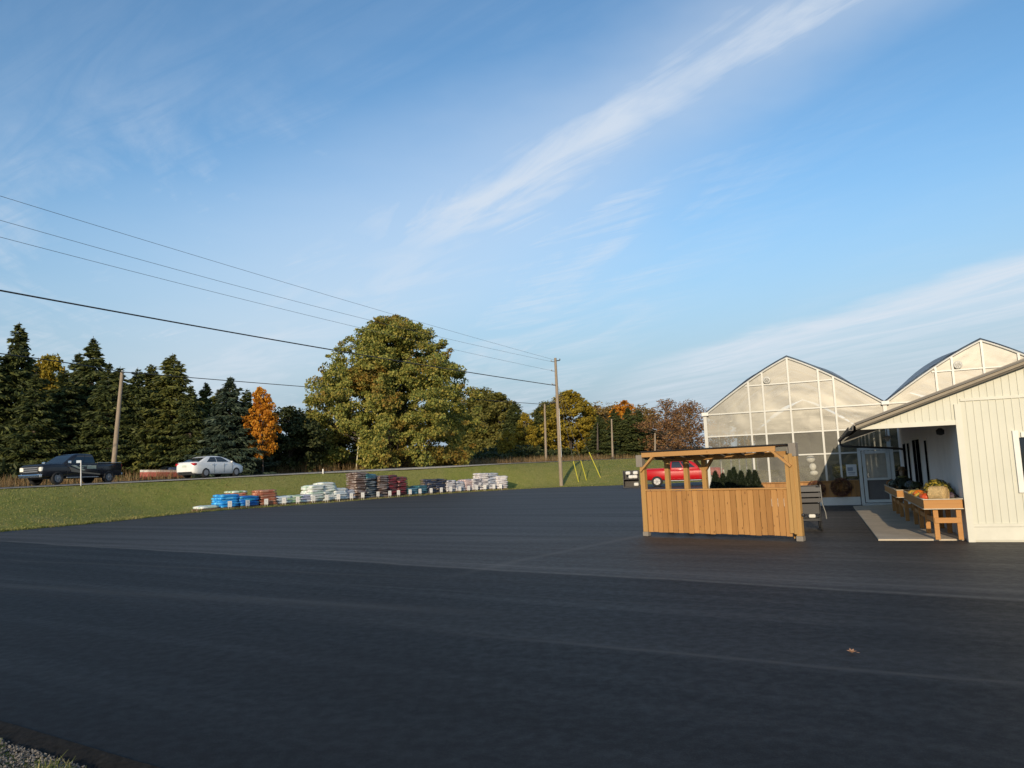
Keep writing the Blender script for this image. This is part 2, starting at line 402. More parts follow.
def fast_quads(name, P, mats, mi=None):
    n = len(P); me = bpy.data.meshes.new(name)
    me.vertices.add(4 * n); me.vertices.foreach_set('co', np.ascontiguousarray(P, dtype=np.float32).ravel())
    me.loops.add(4 * n); me.loops.foreach_set('vertex_index', np.arange(4 * n, dtype=np.int32))
    me.polygons.add(n); me.polygons.foreach_set('loop_start', np.arange(0, 4 * n, 4, dtype=np.int32))
    try: me.polygons.foreach_set('loop_total', np.full(n, 4, dtype=np.int32))
    except Exception: pass
    for m in mats: me.materials.append(m)
    if mi is not None: me.polygons.foreach_set('material_index', mi)
    me.update(calc_edges=True); return me

# ------------------------------------------------------------------ terrain
P0 = np.array([-19.8, 48.3]); DR = np.array([.643, .766]); NR = np.array([.766, -.643])
DR = DR / np.hypot(*DR); NR = np.array([DR[1], -DR[0]])
def zr(t): return np.interp(t, [-70, -20, 0, 15, 30, 55, 80], [1.3, 1.62, 1.90, 2.12, 2.28, 2.45, 2.52])
EDGE = np.array([(-60, 24), (-40, 24), (-30, 24.6), (-24.5, 25.6), (-21.6, 28), (-20.4, 31), (-19.0, 34.3), (-18.1, 41.3), (-16.6, 44.0), (-13.4, 47.2), (-8.5, 55.4), (-4.6, 60.3), (-1.2, 63.6), (3.9, 65.6), (8, 64.2), (11, 63.4), (20, 66), (34, 72), (60, 80)], float)
NEAR = [(60, 4), (30, 2.2), (4, 2.9), (-.9, 3.85), (-2.2, 4.56), (-3.77, 5.54), (-7, 7.3), (-14, 10.6), (-24, 13.5), (-60, 15)]
LOT = [tuple(p) for p in EDGE] + NEAR
def inside(X, Y, poly):
    r = np.zeros(X.shape, bool); n = len(poly)
    for i in range(n):
        x1, y1 = poly[i]; x2, y2 = poly[(i + 1) % n]
        if y1 == y2: continue
        c = ((y1 > Y) != (y2 > Y)) & (X < (x2 - x1) * (Y - y1) / (y2 - y1) + x1)
        r ^= c
    return r
def dist_poly(X, Y, pts):
    d = np.full(X.shape, 1e9)
    for (x1, y1), (x2, y2) in zip(pts[:-1], pts[1:]):
        vx, vy = x2 - x1, y2 - y1; l = vx * vx + vy * vy
        t = np.clip(((X - x1) * vx + (Y - y1) * vy) / l, 0, 1)
        d = np.minimum(d, np.hypot(X - x1 - t * vx, Y - y1 - t * vy))
    return d
def terrain(X, Y):
    X = np.asarray(X, float); Y = np.asarray(Y, float)
    dx, dy = X - P0[0], Y - P0[1]
    t = dx * DR[0] + dy * DR[1]; s = dx * NR[0] + dy * NR[1]
    dl = np.maximum(dist_poly(X, Y, EDGE) - 2.1, 0)
    edge_y = np.interp(X, EDGE[:, 0], EDGE[:, 1])
    far = Y > edge_y
    u = np.where(far, dl / (dl + np.maximum(s, 0) + 1e-6), 0)
    u = .3 * u + .7 * u * u * (3 - 2 * u)
    z = np.where(s > 0, zr(t) * u, zr(t))
    z = np.where((s > 0) & ~far, 0, z)
    # beyond the road: shallow ditch then level ground
    q = -s - 9.0
    ditch = -.35 * np.exp(-((q - 2.2) / 1.5) ** 2)
    z = np.where(s < -9.0, zr(t) + ditch + .15 * np.sin(X * .13) * np.clip(q / 8, 0, 1), z)
    return z
def tz(x, y): return float(terrain(np.array([x]), np.array([y]))[0])
def axis(a, b, fine0, fine1, step):
    mid = np.arange(fine0, fine1 + .01, step)
    lo = fine0 - np.cumsum(step * 1.16 ** np.arange(1, 44)); hi = fine1 + np.cumsum(step * 1.16 ** np.arange(1, 44))
    return np.concatenate([lo[lo > a][::-1], mid, hi[hi < b]])
xs = axis(-2600, 2600, -50, 45, .8); ys = axis(-900, 3000, -6, 125, .8)
X, Y = np.meshgrid(xs, ys); Z = terrain(X, Y)
inlot = inside(X, Y, LOT)
Z = np.where(inlot, -.06, Z) - .012
rng = np.random.default_rng(3)
nx, ny = len(xs), len(ys)
idx = np.arange(nx * ny).reshape(ny, nx)
q = np.stack([idx[:-1, :-1], idx[:-1, 1:], idx[1:, 1:], idx[1:, :-1]], -1).reshape(-1, 4)
me = bpy.data.meshes.new('ground'); me.from_pydata(np.stack([X, Y, Z], -1).reshape(-1, 3).tolist(), [], q.tolist()); me.materials.append(MT['turf'])
me.polygons.foreach_set('use_smooth', [True] * len(q)); me.update()
tag(link('ground', me), kind='structure')
# parking lot sheet: polygon, slightly raised rim over the turf
bm = bmesh.new(); vs = [bm.verts.new((x, y, .0)) for x, y in LOT]; f = bm.faces.new(vs)
bmesh.ops.recalc_face_normals(bm, faces=bm.faces[:])
if bm.faces[0].normal.z < 0: bmesh.ops.reverse_faces(bm, faces=bm.faces[:])
ex = bmesh.ops.extrude_face_region(bm, geom=bm.faces[:])
for v in [e for e in ex['geom'] if isinstance(e, bmesh.types.BMVert)]: v.co.z -= .09
bmesh.ops.recalc_face_normals(bm, faces=bm.faces[:]); bmesh.ops.triangulate(bm, faces=bm.faces[:])
me = bpy.data.meshes.new('parking_lot'); bm.to_mesh(me); bm.free(); me.materials.append(MT['asphalt'])
tag(link('parking_lot', me), kind='structure')
def road_pt(t, s, dz_=0.):
    p = P0 + DR * t + NR * s
    return Vector((p[0], p[1], float(zr(np.array(t))) + dz_))
def strip(name, s0, s1, dz_, mat, t0=-70, t1=420, n=99, crown=None):
    mb = MB(); rows = []
    for i in range(n):
        t = t0 + (t1 - t0) * i / (n - 1); rows.append([road_pt(t, s, dz_ + (crown(s) if crown else 0)) for s in np.linspace(s0, s1, 7)])
    mb.loft(rows, 0, False, True, closed=False); return mb
cr = lambda s: .055 * (1 - ((s + 4.5) / 3.6) ** 2)
tag(strip('road', -.95, -8.05, .02, 'road', crown=cr).build('road', 'road'), kind='structure')
mb = MB(); rows = []
for t in np.linspace(-70, 420, 246):
    row = []
    for s_ in (.22, .1, 0, -.4, -.95):
        p = road_pt(t, s_); p.z = (tz(p.x, p.y) if s_ > 0 else p.z) + .03; row.append(p)
    rows.append(row)
mb.loft(rows, 0, False, True, closed=False); tag(mb.build('road_shoulder', 'shoulder'), kind='structure')
tag(strip('road_shoulder', -8.05, -9.2, .012, 'shoulder').build('road_shoulder', 'shoulder'), kind='structure')
mk = MB()
for s_ in (-4.42, -4.58): mk.loft([[road_pt(t, s_ - .05, .02 + cr(s_) + .005), road_pt(t, s_ + .05, .02 + cr(s_) + .005)] for t in np.linspace(-70, 420, 99)], 0, False, False, closed=False)
tag(mk.build('road_line', 'yellow'), kind='structure')
mk = MB()
for s_ in (-1.2, -7.8): mk.loft([[road_pt(t, s_ - .06, .02 + cr(s_) + .005), road_pt(t, s_ + .06, .02 + cr(s_) + .005)] for t in np.linspace(-70, 420, 99)], 0, False, False, closed=False)
tag(mk.build('road_edge_line', 'white'), kind='structure')
def road_at_px(px, s):
    best = None
    for t in np.arange(-40, 120, .1):
        p = road_pt(t, s); v = p - Vector((0, 0, EYE)); k = v.dot(_f)
        if k <= 1: continue
        e = abs(512 + FPX * v.dot(_r) / k - px)
        if best is None or e < best[0]: best = (e, t)
    return best[1]
ROAD_RZ = math.atan2(DR[1], DR[0])

# ------------------------------------------------------------------ building axes (greenhouse and shop share them)
AZ = R(22.5)
ED = Vector((math.sin(AZ), math.cos(AZ), 0)); ER = Vector((math.cos(AZ), -math.sin(AZ), 0))
BRZ = -AZ                                 # local x = ER, local y = ED

# ------------------------------------------------------------------ shop building
B0 = Vector((8.3, 13.92, 0))
shop = thing('shop_building', 'low cream ribbed-sided shop with a shallow gable roof and a deep porch overhang', 'building', B0, BRZ)
SL, RX, RZ0 = .346, 5.2, 2.27              # roof slope, ridge x, eave height at x=-1.67
WALL_D = 11.9
def roof_z(x): return RZ0 + SL * (min(x, 2 * RX - x) + 1.67)
W = 2 * RX
mb = MB()                                  # ribbed front wall, real standing ribs
zt = lambda x: roof_z(x) - .10
OPN = 2.16
def front_piece(x0, x1, z0, y=0., th=.10, top=None):
    pts = [(x0, z0)] + [(x1, z0)] + [(x1, zt(x1))] + ([(RX, zt(RX))] if x0 < RX < x1 else []) + [(x0, zt(x0))]
    mb.prism([(px, y, pz) for px, pz in pts][::-1], (0, th, 0))
WX0, WX1, WZ0, WZ1 = .95, 2.01, .98, 1.87  # window opening
front_piece(0, WX0, 0); front_piece(WX0, WX1, WZ1); mb.box(((WX0 + WX1) / 2, .05, WZ0 / 2), (WX1 - WX0, .1, WZ0)); front_piece(WX1, W, 0)
front_piece(-1.60, 0, OPN)
x = -1.52
while x < W:
    z0 = .34 if x > .02 else OPN + .10
    if WX0 - .12 < x < WX1 + .12:
        mb.box((x, -.008, (z0 + WZ0 - .12) / 2), (.014, .016, WZ0 - .12 - z0)); mb.box((x, -.008, (WZ1 + .12 + zt(x)) / 2), (.014, .016, zt(x) - WZ1 - .12))
    elif zt(x) - .02 > z0: mb.box((x, -.008, (z0 + zt(x) - .03) / 2), (.014, .016, zt(x) - .03 - z0))
    x += .122
mb.build('front_wall', 'siding', shop)
mb = MB()
mb.box((.045, -.022, zt(0) / 2 - .1), (.11, .044, zt(0) - .2))              # corner board
mb.box((W / 2 + .05, -.016, .30), (W - .1, .032, .05)); mb.box((W / 2 + .05, -.013, .15), (W - .1, .026, .24))
mb.box((-.82, -.016, OPN + .045), (1.62, .032, .085))                        # porch header board
mb.box((4.6, -.014, 2.62), (9.0, .028, .05))                               # belt course
mb.build('trim_board', simple('cream_trim', (.57, .555, .465), .5, var=.08, scale=2), shop)
wf = MB()
for cx, cz, sx, sz in ((WX0 - .04, 1.44, .09, 1.12), (WX1 + .04, 1.44, .09, 1.12), ((WX0 + WX1) / 2, WZ1 + .05, .97, .09), ((WX0 + WX1) / 2, WZ0 - .05, .97, .09)):
    wf.box((cx, -.02, cz), (sx, .05, sz))
win = MB().box(((WX0 + WX1) / 2, .04, 1.44), (WX1 - WX0 - .01, .02, WZ1 - WZ0 - .01)).build('window', 'glass_dark', shop)
wf.box(((WX0 + WX1) / 2, .022, 1.44), (.04, .015, .9)); wf.build('frame', 'white', win)
mb = MB()                                  # side wall under the porch, far wall, back wall
DOORS = ((5.95, 7.6),)
for a_, b_ in ((.1, 5.95), (7.6, WALL_D)): mb.box((.06, (a_ + b_) / 2, 1.35), (.12, b_ - a_, 2.7))
mb.box((.06, 6.775, 2.38), (.12, 1.65, .66))
mb.box((W - .06, WALL_D / 2 + .05, 1.2), (.12, WALL_D - .1, 2.4)); mb.box((W / 2, WALL_D - .05, 1.2), (W - .24, .1, 2.4))
mb.build('side_wall', 'wall_side', shop)
def shop_frame(name, ya, yb, z0, z1, mat='white', t=.07, parent=None):
    f = MB()
    for yy in (ya, yb): f.box((-.004, yy, (z0 + z1) / 2), (.024, t, z1 - z0 + t))
    f.box((-.005, (ya + yb) / 2, z1), (.024, yb - ya, t)); return f.build(name, mat, parent or shop)
door = MB().box((-.004, 6.775, 1.03), (.036, 1.58, 2.0)).build('door', 'dark_pane', shop)
shop_frame('frame', 5.95, 7.6, 0, 2.05, parent=door)
MB().box((-.020, 6.775, 1.03), (.010, .05, 1.98)).build('meeting_stile', 'white', door)
for a_, b_ in ((4.5, 4.95), (8.5, 9.1), (9.55, 10.4)):
    wn = MB().box((-.008, (a_ + b_) / 2, 1.22), (.028, b_ - a_ - .06, 1.50)).build('window', 'dark_pane', shop); shop_frame('frame', a_, b_, .44, 2.0, parent=wn, t=.05)
roof = MB(); RY0, RY1 = -.16, 11.2
for sx in (0, 1):
    xa, xb = (-1.75, RX) if sx == 0 else (W + 1.75, RX)
    za, zb = RZ0 - .03, roof_z(RX)
    th = Vector((0, 0, .045))
    p = [(xa, RY0, za), (xb, RY0, zb), (xb, RY1, zb), (xa, RY1, za)]
    roof.prism(p if sx == 0 else p[::-1], (0, 0, .03))
    n_ = 14
    for k in range(n_ + 1):
        fy = RY0 + .02 + (RY1 - RY0 - .04) * k / n_
        roof.beam((xa, fy, za + .04), (xb, fy, zb + .04), .03, .025)
rf = roof.build('roof', simple('roof_metal', (.13, .115, .10), .5, .3), shop)
mb = MB()
for xa, xb in ((-1.72, RX), (W + 1.72, RX)):
    za, zb = RZ0 - .03, roof_z(RX)
    mb.beam((xa, RY0 + .015, za - .026), (xb, RY0 + .015, zb - .026), .03, .048)
mb.build('fascia', simple('tan_fascia', (.24, .20, .14), .6), rf)
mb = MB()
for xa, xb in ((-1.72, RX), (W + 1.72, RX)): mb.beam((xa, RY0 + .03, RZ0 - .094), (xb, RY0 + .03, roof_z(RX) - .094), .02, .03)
mb.build('fascia_shadow_strip', simple('painted_fascia_shadow', (.10, .085, .065), .7), rf)  # dark strip below the tan fascia, shadow put into its colour
mb = MB()
for xa, xb in ((-1.72, RX), (W + 1.72, RX)): mb.beam((xa, RY0 - .012, RZ0 + .005), (xb, RY0 - .012, roof_z(RX) + .005), .022, .035)
mb.build('rake_edge', 'gutter', rf)
sf = MB()
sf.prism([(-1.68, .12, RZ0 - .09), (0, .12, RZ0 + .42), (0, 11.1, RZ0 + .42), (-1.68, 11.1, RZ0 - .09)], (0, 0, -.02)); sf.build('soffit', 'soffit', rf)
gt = MB(); gy = [(-1.86, -.05), (-1.85, -.12), (-1.77, -.12), (-1.76, -.02), (-1.775, -.02), (-1.785, -.105), (-1.835, -.105), (-1.845, -.05)]
gt.prism([(a, RY0, RZ0 + b) for a, b in gy], (0, RY1 - RY0, 0)); g_ = gt.build('gutter', 'gutter', shop)
MB().tube([(-1.8, 11.0, RZ0 - .11), (-1.8, 11.0, RZ0 - .22), (-1.72, 10.95, RZ0 - .27), (-.2, 10.2, RZ0 - .42), (-.03, 10.15, RZ0 - .46)], .034, 8).build('downspout', 'gutter', g_)
mb = MB()
mb.lathe([(.05, 0), (.05, .06), (.085, .08), (.10, .16), (.03, .165)], (-.55, 8.7, 2.05), 12)
mb.tube([(-.55, 8.7, 2.2), (-.55, 8.7, 2.45)], .015, 6)
mb.build('porch_lamp', 'white', shop)
MB().lathe([(.02, 0), (.07, .02), (.075, .1), (.03, .14)], (-.16, .9, 2.0), 10).build('security_camera', 'black_plastic', shop)

# walkway slab along the porch
s0, s1 = G(880, 543), G(855, 510)
sl_ = MB(); loc = lambda v: (v - B0).dot(ER)
a_ = loc(s0); b_ = loc(s1)
sl_.prism([(a_, .25, .0), (-.02, .25, .0), (-.02, 11.8, .0), (b_, 11.0, .0)], (0, 0, .03))
o = sl_.build('walkway', 'concrete'); o.location = B0; o.rotation_euler = (0, 0, BRZ); tag(o, kind='structure')

# ------------------------------------------------------------------ greenhouse
G0 = Vector((7.15, 27.6, 0))
gh = thing('greenhouse', 'three bay poly film greenhouse with gothic gables, white tube frame and a glazed door', 'greenhouse', G0, BRZ)
BW, GZ, RZ, GL = 6.02, 3.40, 5.27, 22.0
def film(name, col, tr, tl, gl=.10):
    a = Mat(name); p = a.co()
    blot = a.noise(a.map(p, (.6, 1, .9)), .9, 6, .62, 1.0); wr = a.noise(a.map(p, (.7, 1, 5)), 1.6, 6, .7, .5)
    base = a.mix(a.rng(wr, .4, .75, 0, .35), a.ramp(blot, [(.34, tuple(c * .55 for c in col)), (.66, col)]), tuple(c * .62 for c in col))
    d = a.n('ShaderNodeBsdfDiffuse'); a.L.new(base, d.inputs[0])
    t = a.n('ShaderNodeBsdfTranslucent'); a.L.new(base, t.inputs[0])
    x = a.n('ShaderNodeBsdfTransparent'); x.inputs[0].default_value = (.93, .93, .90, 1)
    g = a.n('ShaderNodeBsdfGlossy'); g.inputs['Roughness'].default_value = .42; g.inputs[0].default_value = (.95, .92, .85, 1); bp = a.n('ShaderNodeBump'); bp.inputs['Strength'].default_value = .28; bp.inputs['Distance'].default_value = .10; a.L.new(a.noise(a.map(p, (.7, 1, .9)), .9, 2, .5, .6), bp.inputs['Height']); a.L.new(bp.outputs[0], g.inputs['Normal'])
    m1 = a.n('ShaderNodeMixShader'); m1.inputs[0].default_value = tl; a.L.new(d.outputs[0], m1.inputs[1]); a.L.new(t.outputs[0], m1.inputs[2])
    m2 = a.n('ShaderNodeMixShader'); a.L.new(a.rng(blot, .36, .64, tr + .18, tr - .18), m2.inputs[0]); a.L.new(m1.outputs[0], m2.inputs[1]); a.L.new(x.outputs[0], m2.inputs[2])
    m3 = a.n('ShaderNodeMixShader'); m3.inputs[0].default_value = gl; a.L.new(m2.outputs[0], m3.inputs[1]); a.L.new(g.outputs[0], m3.inputs[2])
    a.L.new(m3.outputs[0], a.out.inputs[0]); return a.m
MT['film_gable'] = film('milky_gable_film', (.37, .355, .29), .46, .30, .10)
MT['film_wall'] = film('clear_wall_sheet', (.13, .135, .105), .70, .25, .045)
MT['film_roof'] = film('roof_film', (.36, .39, .42), .10, .30, .22)
MT['film_back'] = simple('far_end_cladding', (.10, .115, .09), .7, var=.3, scale=.8)
def arch(v):                              # height of the hoop across one bay
    k = 1 - abs(v / BW * 2 - 1); return GZ + (RZ - GZ) * (.72 * k + .28 * math.sin(k * math.pi / 2))
NB = 3
MULL = [.0, 1.62, 2.12, BW / 2, 4.0, 4.48]
for b in range(NB):
    x0 = b * BW
    vsn = np.linspace(0, BW, 25)
    mb = MB()
    top = [(x0 + v, 0, arch(v)) for v in vsn]; bot = [(x0 + v, 0, 2.60) for v in vsn]
    mb.loft([bot, top], 0, False, True, closed=False); mb.build('gable_film', 'film_gable', gh)
    # lower wall, leaving the doorway of the first bay open
    mb = MB(); D0, D1 = 5.18, 5.98
    if b == 0:
        mb.quad((x0, 0, .80), (x0 + D0 - .08, 0, .80), (x0 + D0 - .08, 0, 2.60), (x0, 0, 2.60)); mb.quad((x0 + D0 - .08, 0, 1.85), (x0 + BW, 0, 1.85), (x0 + BW, 0, 2.6), (x0 + D0 - .08, 0, 2.6))
    else: mb.quad((x0, 0, .80), (x0 + BW, 0, .80), (x0 + BW, 0, 2.60), (x0, 0, 2.60))
    mb.build('wall_film', 'film_wall', gh)
    rows = []
    for yy in np.linspace(.02, GL, 23):
        puff = .05 * (1 + math.cos((yy - .02) * math.pi))
        rows.append([(x0 + v, yy, arch(v) + .07 + (.22 * math.sin(v / BW * 2 * math.pi) ** 2) * min(1, yy / .8) + puff * .3) for v in vsn])
    mb = MB(); mb.loft(rows, 0, False, True, closed=False); mb.build('roof_film', 'film_roof', gh)
    mb = MB(); mb.loft([[(x0 + v, GL, 0) for v in vsn], [(x0 + v, GL, arch(v)) for v in vsn]], 0, False, True, closed=False); mb.build('back_film', 'film_back', gh)
    # hoops: the front one and the ones seen through the film
    for yy in np.arange(0, GL + .1, 3.66):
        h = MB(); h.tube([(x0 + v, yy - (.03 if yy == 0 else 0), arch(v)) for v in vsn], .038, 8); h.build('hoop', 'white_metal', gh)
    for m_ in MULL:
        h = MB(); zb = .8 if m_ else .0
        h.box((x0 + m_, -.035, (zb + arch(m_)) / 2), ((.065 if m_ else .12), .06, arch(m_) - zb - .01)); h.build('mullion', 'white_metal', gh)
    for zz in (3.40, 2.58, 1.78):
        x1 = x0 + BW if not (b == 0 and zz < 2) else x0 + D0 - .1
        h = MB(); h.box(((x0 + x1) / 2, -.033, zz), (x1 - x0, .05, .05)); h.build('rail', 'white_metal', gh)
    h = MB(); h.box((x0 + BW / 2, -.031, 4.36), (3.0, .046, .045)); h.build('rail', 'white_metal', gh)
    fan = MB(); fan.lathe([(.09, 0), (.13, 0), (.13, .05), (.09, .05), (.09, 0)], (x0 + 2.28, -.10, 4.52), 20, axis='y'); fan.build('vent', 'white_metal', gh)
    inner = MB()
    for yy in np.arange(3.66, GL, 3.66):
        inner.tube([(x0, yy, 0), (x0, yy, GZ)], .04, 6); inner.tube([(x0, yy, GZ - .1), (x0 + BW, yy, GZ - .1)], .025, 6)
    inner.build('inner_post', 'white_metal', gh)
    g_ = MB(); g_.box((x0, GL / 2 - .1, GZ + .02), (.22, GL, .10)); g_.build('gutter', 'white_metal', gh)
    g_ = MB(); g_.box((x0 + .02, -.13, GZ + .02), (.25, .05, .13), bevel=.01); g_.build('gutter_cap', 'white', gh)
mb = MB(); mb.quad((0, 0, .0), (0, GL, .0), (0, GL, GZ), (0, 0, GZ)); mb.quad((NB * BW, 0, 0), (NB * BW, GL, 0), (NB * BW, GL, GZ), (NB * BW, 0, GZ)); mb.build('side_film', 'film_wall', gh)
sk = MB(); xx = .08
while xx < D0 - .2:
    wd = .137; sk.box((xx + wd / 2, -.045, .55), (wd - .006, .03, .55)); xx += wd
sk.box((D0 / 2 - .08, -.075, .83), (D0 - .28, .1, .035)); sk.build('board_skirt', 'wood_skirt', gh)
MB().box((D0 / 2 - .08, -.03, .135), (D0 - .2, .14, .27)).box((D1 + .3, -.03, .04), (.5, .12, .08)).build('base_curb', 'white', gh)
dr = MB()                                  # storm door: glass above, panel below
gd = thing
door = MB().box(((D0 + D1) / 2, -.02, 1.30), (D1 - D0 - .16, .02, .86)).build('door', film('door_glass', (.42, .44, .42), .55, .3, .25), gh)
f = MB()
for x_ in (D0 + .03, D1 - .03): f.box((x_, -.05, .95), (.10, .08, 1.72))
f.box(((D0 + D1) / 2, -.05, 1.77), (D1 - D0 - .04, .08, .10)); f.box(((D0 + D1) / 2, -.05, .86), (D1 - D0 - .04, .07, .07)); f.box(((D0 + D1) / 2, -.05, .12), (D1 - D0 - .04, .07, .09))
f.build('frame', 'white', door)
MB().box(((D0 + D1) / 2, -.02, .49), (D1 - D0 - .16, .02, .68)).build('kick_panel', simple('brown_grey_panel', (.14, .12, .11), .6), door)
MB().box((D0 + .12, -.10, 1.0), (.03, .05, .12)).build('handle', 'chrome', door)
f = MB()
for x_ in (D0 - .10, D1 + .10): f.box((x_, -.04, .97), (.10, .09, 1.86))
f.box(((D0 + D1) / 2, -.04, 1.88), (D1 - D0 + .3, .09, .09)); f.box(((D0 + D1) / 2, -.3, .03), (D1 - D0 + .3, .5, .05)); f.build('door_frame', 'white', gh)
fl = MB().quad((.1, .1, .01), (NB * BW - .1, .1, .01), (NB * BW - .1, GL - .1, .01), (.1, GL - .1, .01)).build('floor', simple('gravel_floor', (.16, .15, .13), .9), gh)
sg = MB(); sg.box((0, 0, 0), (.33, .012, .40)); sg.box((-.04, -.008, .04), (.17, .004, .13), mi=1); sg.box((.0, -.008, -.08), (.22, .004, .03), mi=1); sg.box((.0, -.008, -.13), (.18, .004, .02), mi=1)
o = sg.build('notice', ['card', simple('grey_ink', (.25, .27, .30), .7)])
o.matrix_world = Matrix.Translation(G0) @ Matrix.Rotation(BRZ, 4, 'Z') @ Matrix.Translation((4.80, -.09, 1.18)); tag(o, 'white paper notice fixed to the greenhouse wall left of its door', 'notice')
def gh_pt(x, y, z): return G0 + ER * x + ED * y + Vector((0, 0, z))

# ------------------------------------------------------------------ leaves
def rand_unit(n, g):
    v = g.normal(size=(n, 3)); return v / np.linalg.norm(v, axis=1)[:, None]
def diamonds(c, a, b):
    return np.stack([c - a, c + b, c + a, c - b], 1)
def tree_twigs(mb, pts, r0, r1, n=5):
    k = len(pts); mb.tube(pts, [r0 + (r1 - r0) * i / (k - 1) for i in range(k)], n)
def make_spruce(seed, h, rad, dense=1.25, shape=.98, top_bare=0.):
    shape *= .88
    g = np.random.default_rng(seed); tr = MB()
    tr.tube([(0, 0, -.6), (.03, .02, h * .5), (0, 0, h)], [.016 * h, .010 * h, .012], 8)
    P = []; z = .04 * h
    while z < h * .985:
        k = z / h; rr = rad * ((1 - k) ** shape) * (1.0 if k > .12 else .82 + k * 1.5)
        nb = int(np.clip(6 + 6 * (1 - k), 5, 12))
        for i in range(nb):
            th = g.uniform(0, 2 * math.pi); ln_ = max(.10, rr * g.uniform(.55, 1.28)); up = -.16 - .16 * (1 - k) + g.uniform(-.12, .1) if k < .85 else .25
            dirv = np.array([math.cos(th), math.sin(th), up]); side = np.array([-math.sin(th), math.cos(th), 0])
            zz = z + g.uniform(-.15, .15)
            if ln_ > 1.2 and i % 2 == 0: tr.tube([(0, 0, zz), tuple(np.array([0, 0, zz]) + dirv * ln_ * .9 + np.array([0, 0, .08 * ln_]))], [.035, .008], 4)
            m = int((10 + 26 * ln_) * dense)
            s = g.uniform(.08, 1, m) ** .65
            spread = ln_ * .24 * (1.15 - s) + .06
            c = np.array([0, 0, zz]) + dirv * (s * ln_)[:, None] + side * (g.normal(size=m) * spread)[:, None]
            c[:, 2] += .14 * ln_ * s ** 3 - np.abs(g.normal(size=m)) * .16 + .02
            ax_ = dirv * .75 + side * g.uniform(-.9, .9, m)[:, None] + np.array([0, 0, -.45]) * g.uniform(.2, 1.5, m)[:, None]
            ax_ /= np.linalg.norm(ax_, axis=1)[:, None]
            bx_ = np.cross(ax_, rand_unit(m, g)); bx_ /= np.linalg.norm(bx_, axis=1)[:, None] + 1e-6
            l_ = g.uniform(.12, .27, m)[:, None] * min(1, .35 + ln_); P.append(diamonds(c, ax_ * l_, bx_ * l_ * .34))
        z += (.030 * h) * g.uniform(.75, 1.2) * (1.15 - .5 * k)
    return tr, np.concatenate(P)
def make_broad(seed, h, rad, prof, ncl=220, per=150, leaf=.16, clr=.85, trunk=.3, base=.15, gap=.0, limbs=40, up=.25):
    g = np.random.default_rng(seed); tr = MB(); P = []
    lean = g.normal(size=2) * .02 * h
    tr.tube([(0, 0, -.6), (lean[0] * .3, lean[1] * .3, h * .35), (lean[0], lean[1], h * .8)], [trunk, trunk * .7, trunk * .12], 9)
    pk = [p[0] for p in prof]; pv = [p[1] for p in prof]
    lob = g.uniform(0, 6.28, 6); cen = []; tries = 0
    while len(cen) < ncl and tries < ncl * 60:
        tries += 1
        k = g.uniform(base, 1.0); th = g.uniform(0, 2 * math.pi)
        rmax = rad * np.interp(k, pk, pv) * (1 + .07 * math.sin(2 * th + lob[0] + 4 * k) + .09 * math.sin(3 * th + lob[1] - 9 * k) + .10 * math.sin(6 * th + lob[2] + 15 * k))
        r_ = rmax * g.uniform(.0, 1) ** .42
        if g.uniform() > .25 + .75 * (np.interp(k, pk, pv)): continue
        p = np.array([r_ * math.cos(th) + lean[0] * k, r_ * math.sin(th) + lean[1] * k, k * h])
        if gap and (math.sin(p[0] * 1.1 + lob[3]) + math.sin(p[1] * 1.2 + lob[4]) + math.sin(p[2] * 1.3 + lob[5])) > 2.0 - gap * 2: continue
        cen.append(p)
    nmain = len(cen)
    for _ in range(ncl // 4):           # small sprays that break the outline
        k = g.uniform(base, 1.0) ** .8; th = g.uniform(0, 2 * math.pi); r_ = rad * np.interp(k, pk, pv) * g.uniform(.94, 1.17)
        cen.append(np.array([r_ * math.cos(th) + lean[0] * k, r_ * math.sin(th) + lean[1] * k, k * h * g.uniform(.99, 1.03)]))
    for i, p in enumerate(cen):
        if i < limbs:
            zb = max(base * h * .6, p[2] - np.hypot(p[0], p[1]) * .7); zb = min(zb, h * .75)
            a0 = np.array([lean[0] * zb / h, lean[1] * zb / h, zb]); mid = (a0 + p) / 2 + np.array([0, 0, .06 * h * g.uniform(0, 1)])
            tree_twigs(tr, [tuple(a0), tuple(mid), tuple(p)], trunk * .22, .012, 5)
        sml = i >= nmain; m = int(per * g.uniform(.5, 1.3) * (.3 if sml else 1)); sz = clr * (g.uniform(.3, .6) if sml else g.uniform(.55, 1.3))
        u_ = rand_unit(m, g); rr = sz * g.uniform(.15, 1, m) ** .5
        c = p + u_ * rr[:, None] * np.array([1.1, 1.1, .72])
        ctr_ = np.array([lean[0], lean[1], h * .35]); od = (c - ctr_) / (np.linalg.norm(c - ctr_, axis=1)[:, None] + .01); nrm = rand_unit(m, g) + od * .75 + np.array([0, 0, up]); nrm /= np.linalg.norm(nrm, axis=1)[:, None]
        a_ = np.cross(nrm, rand_unit(m, g)); a_ /= np.linalg.norm(a_, axis=1)[:, None] + 1e-6; b_ = np.cross(nrm, a_)
        l_ = leaf * g.uniform(.65, 1.3, m)[:, None]; P.append(diamonds(c, a_ * l_, b_ * l_ * .7))
    return tr, np.concatenate(P)
def tree_obj(name, kind_label, tr, P, mat, bark='bark'):
    t = thing(name, kind_label, 'tree')
    tr.build('trunk', bark, t); link('crown', fast_quads('crown', P, [mat]), t); return t
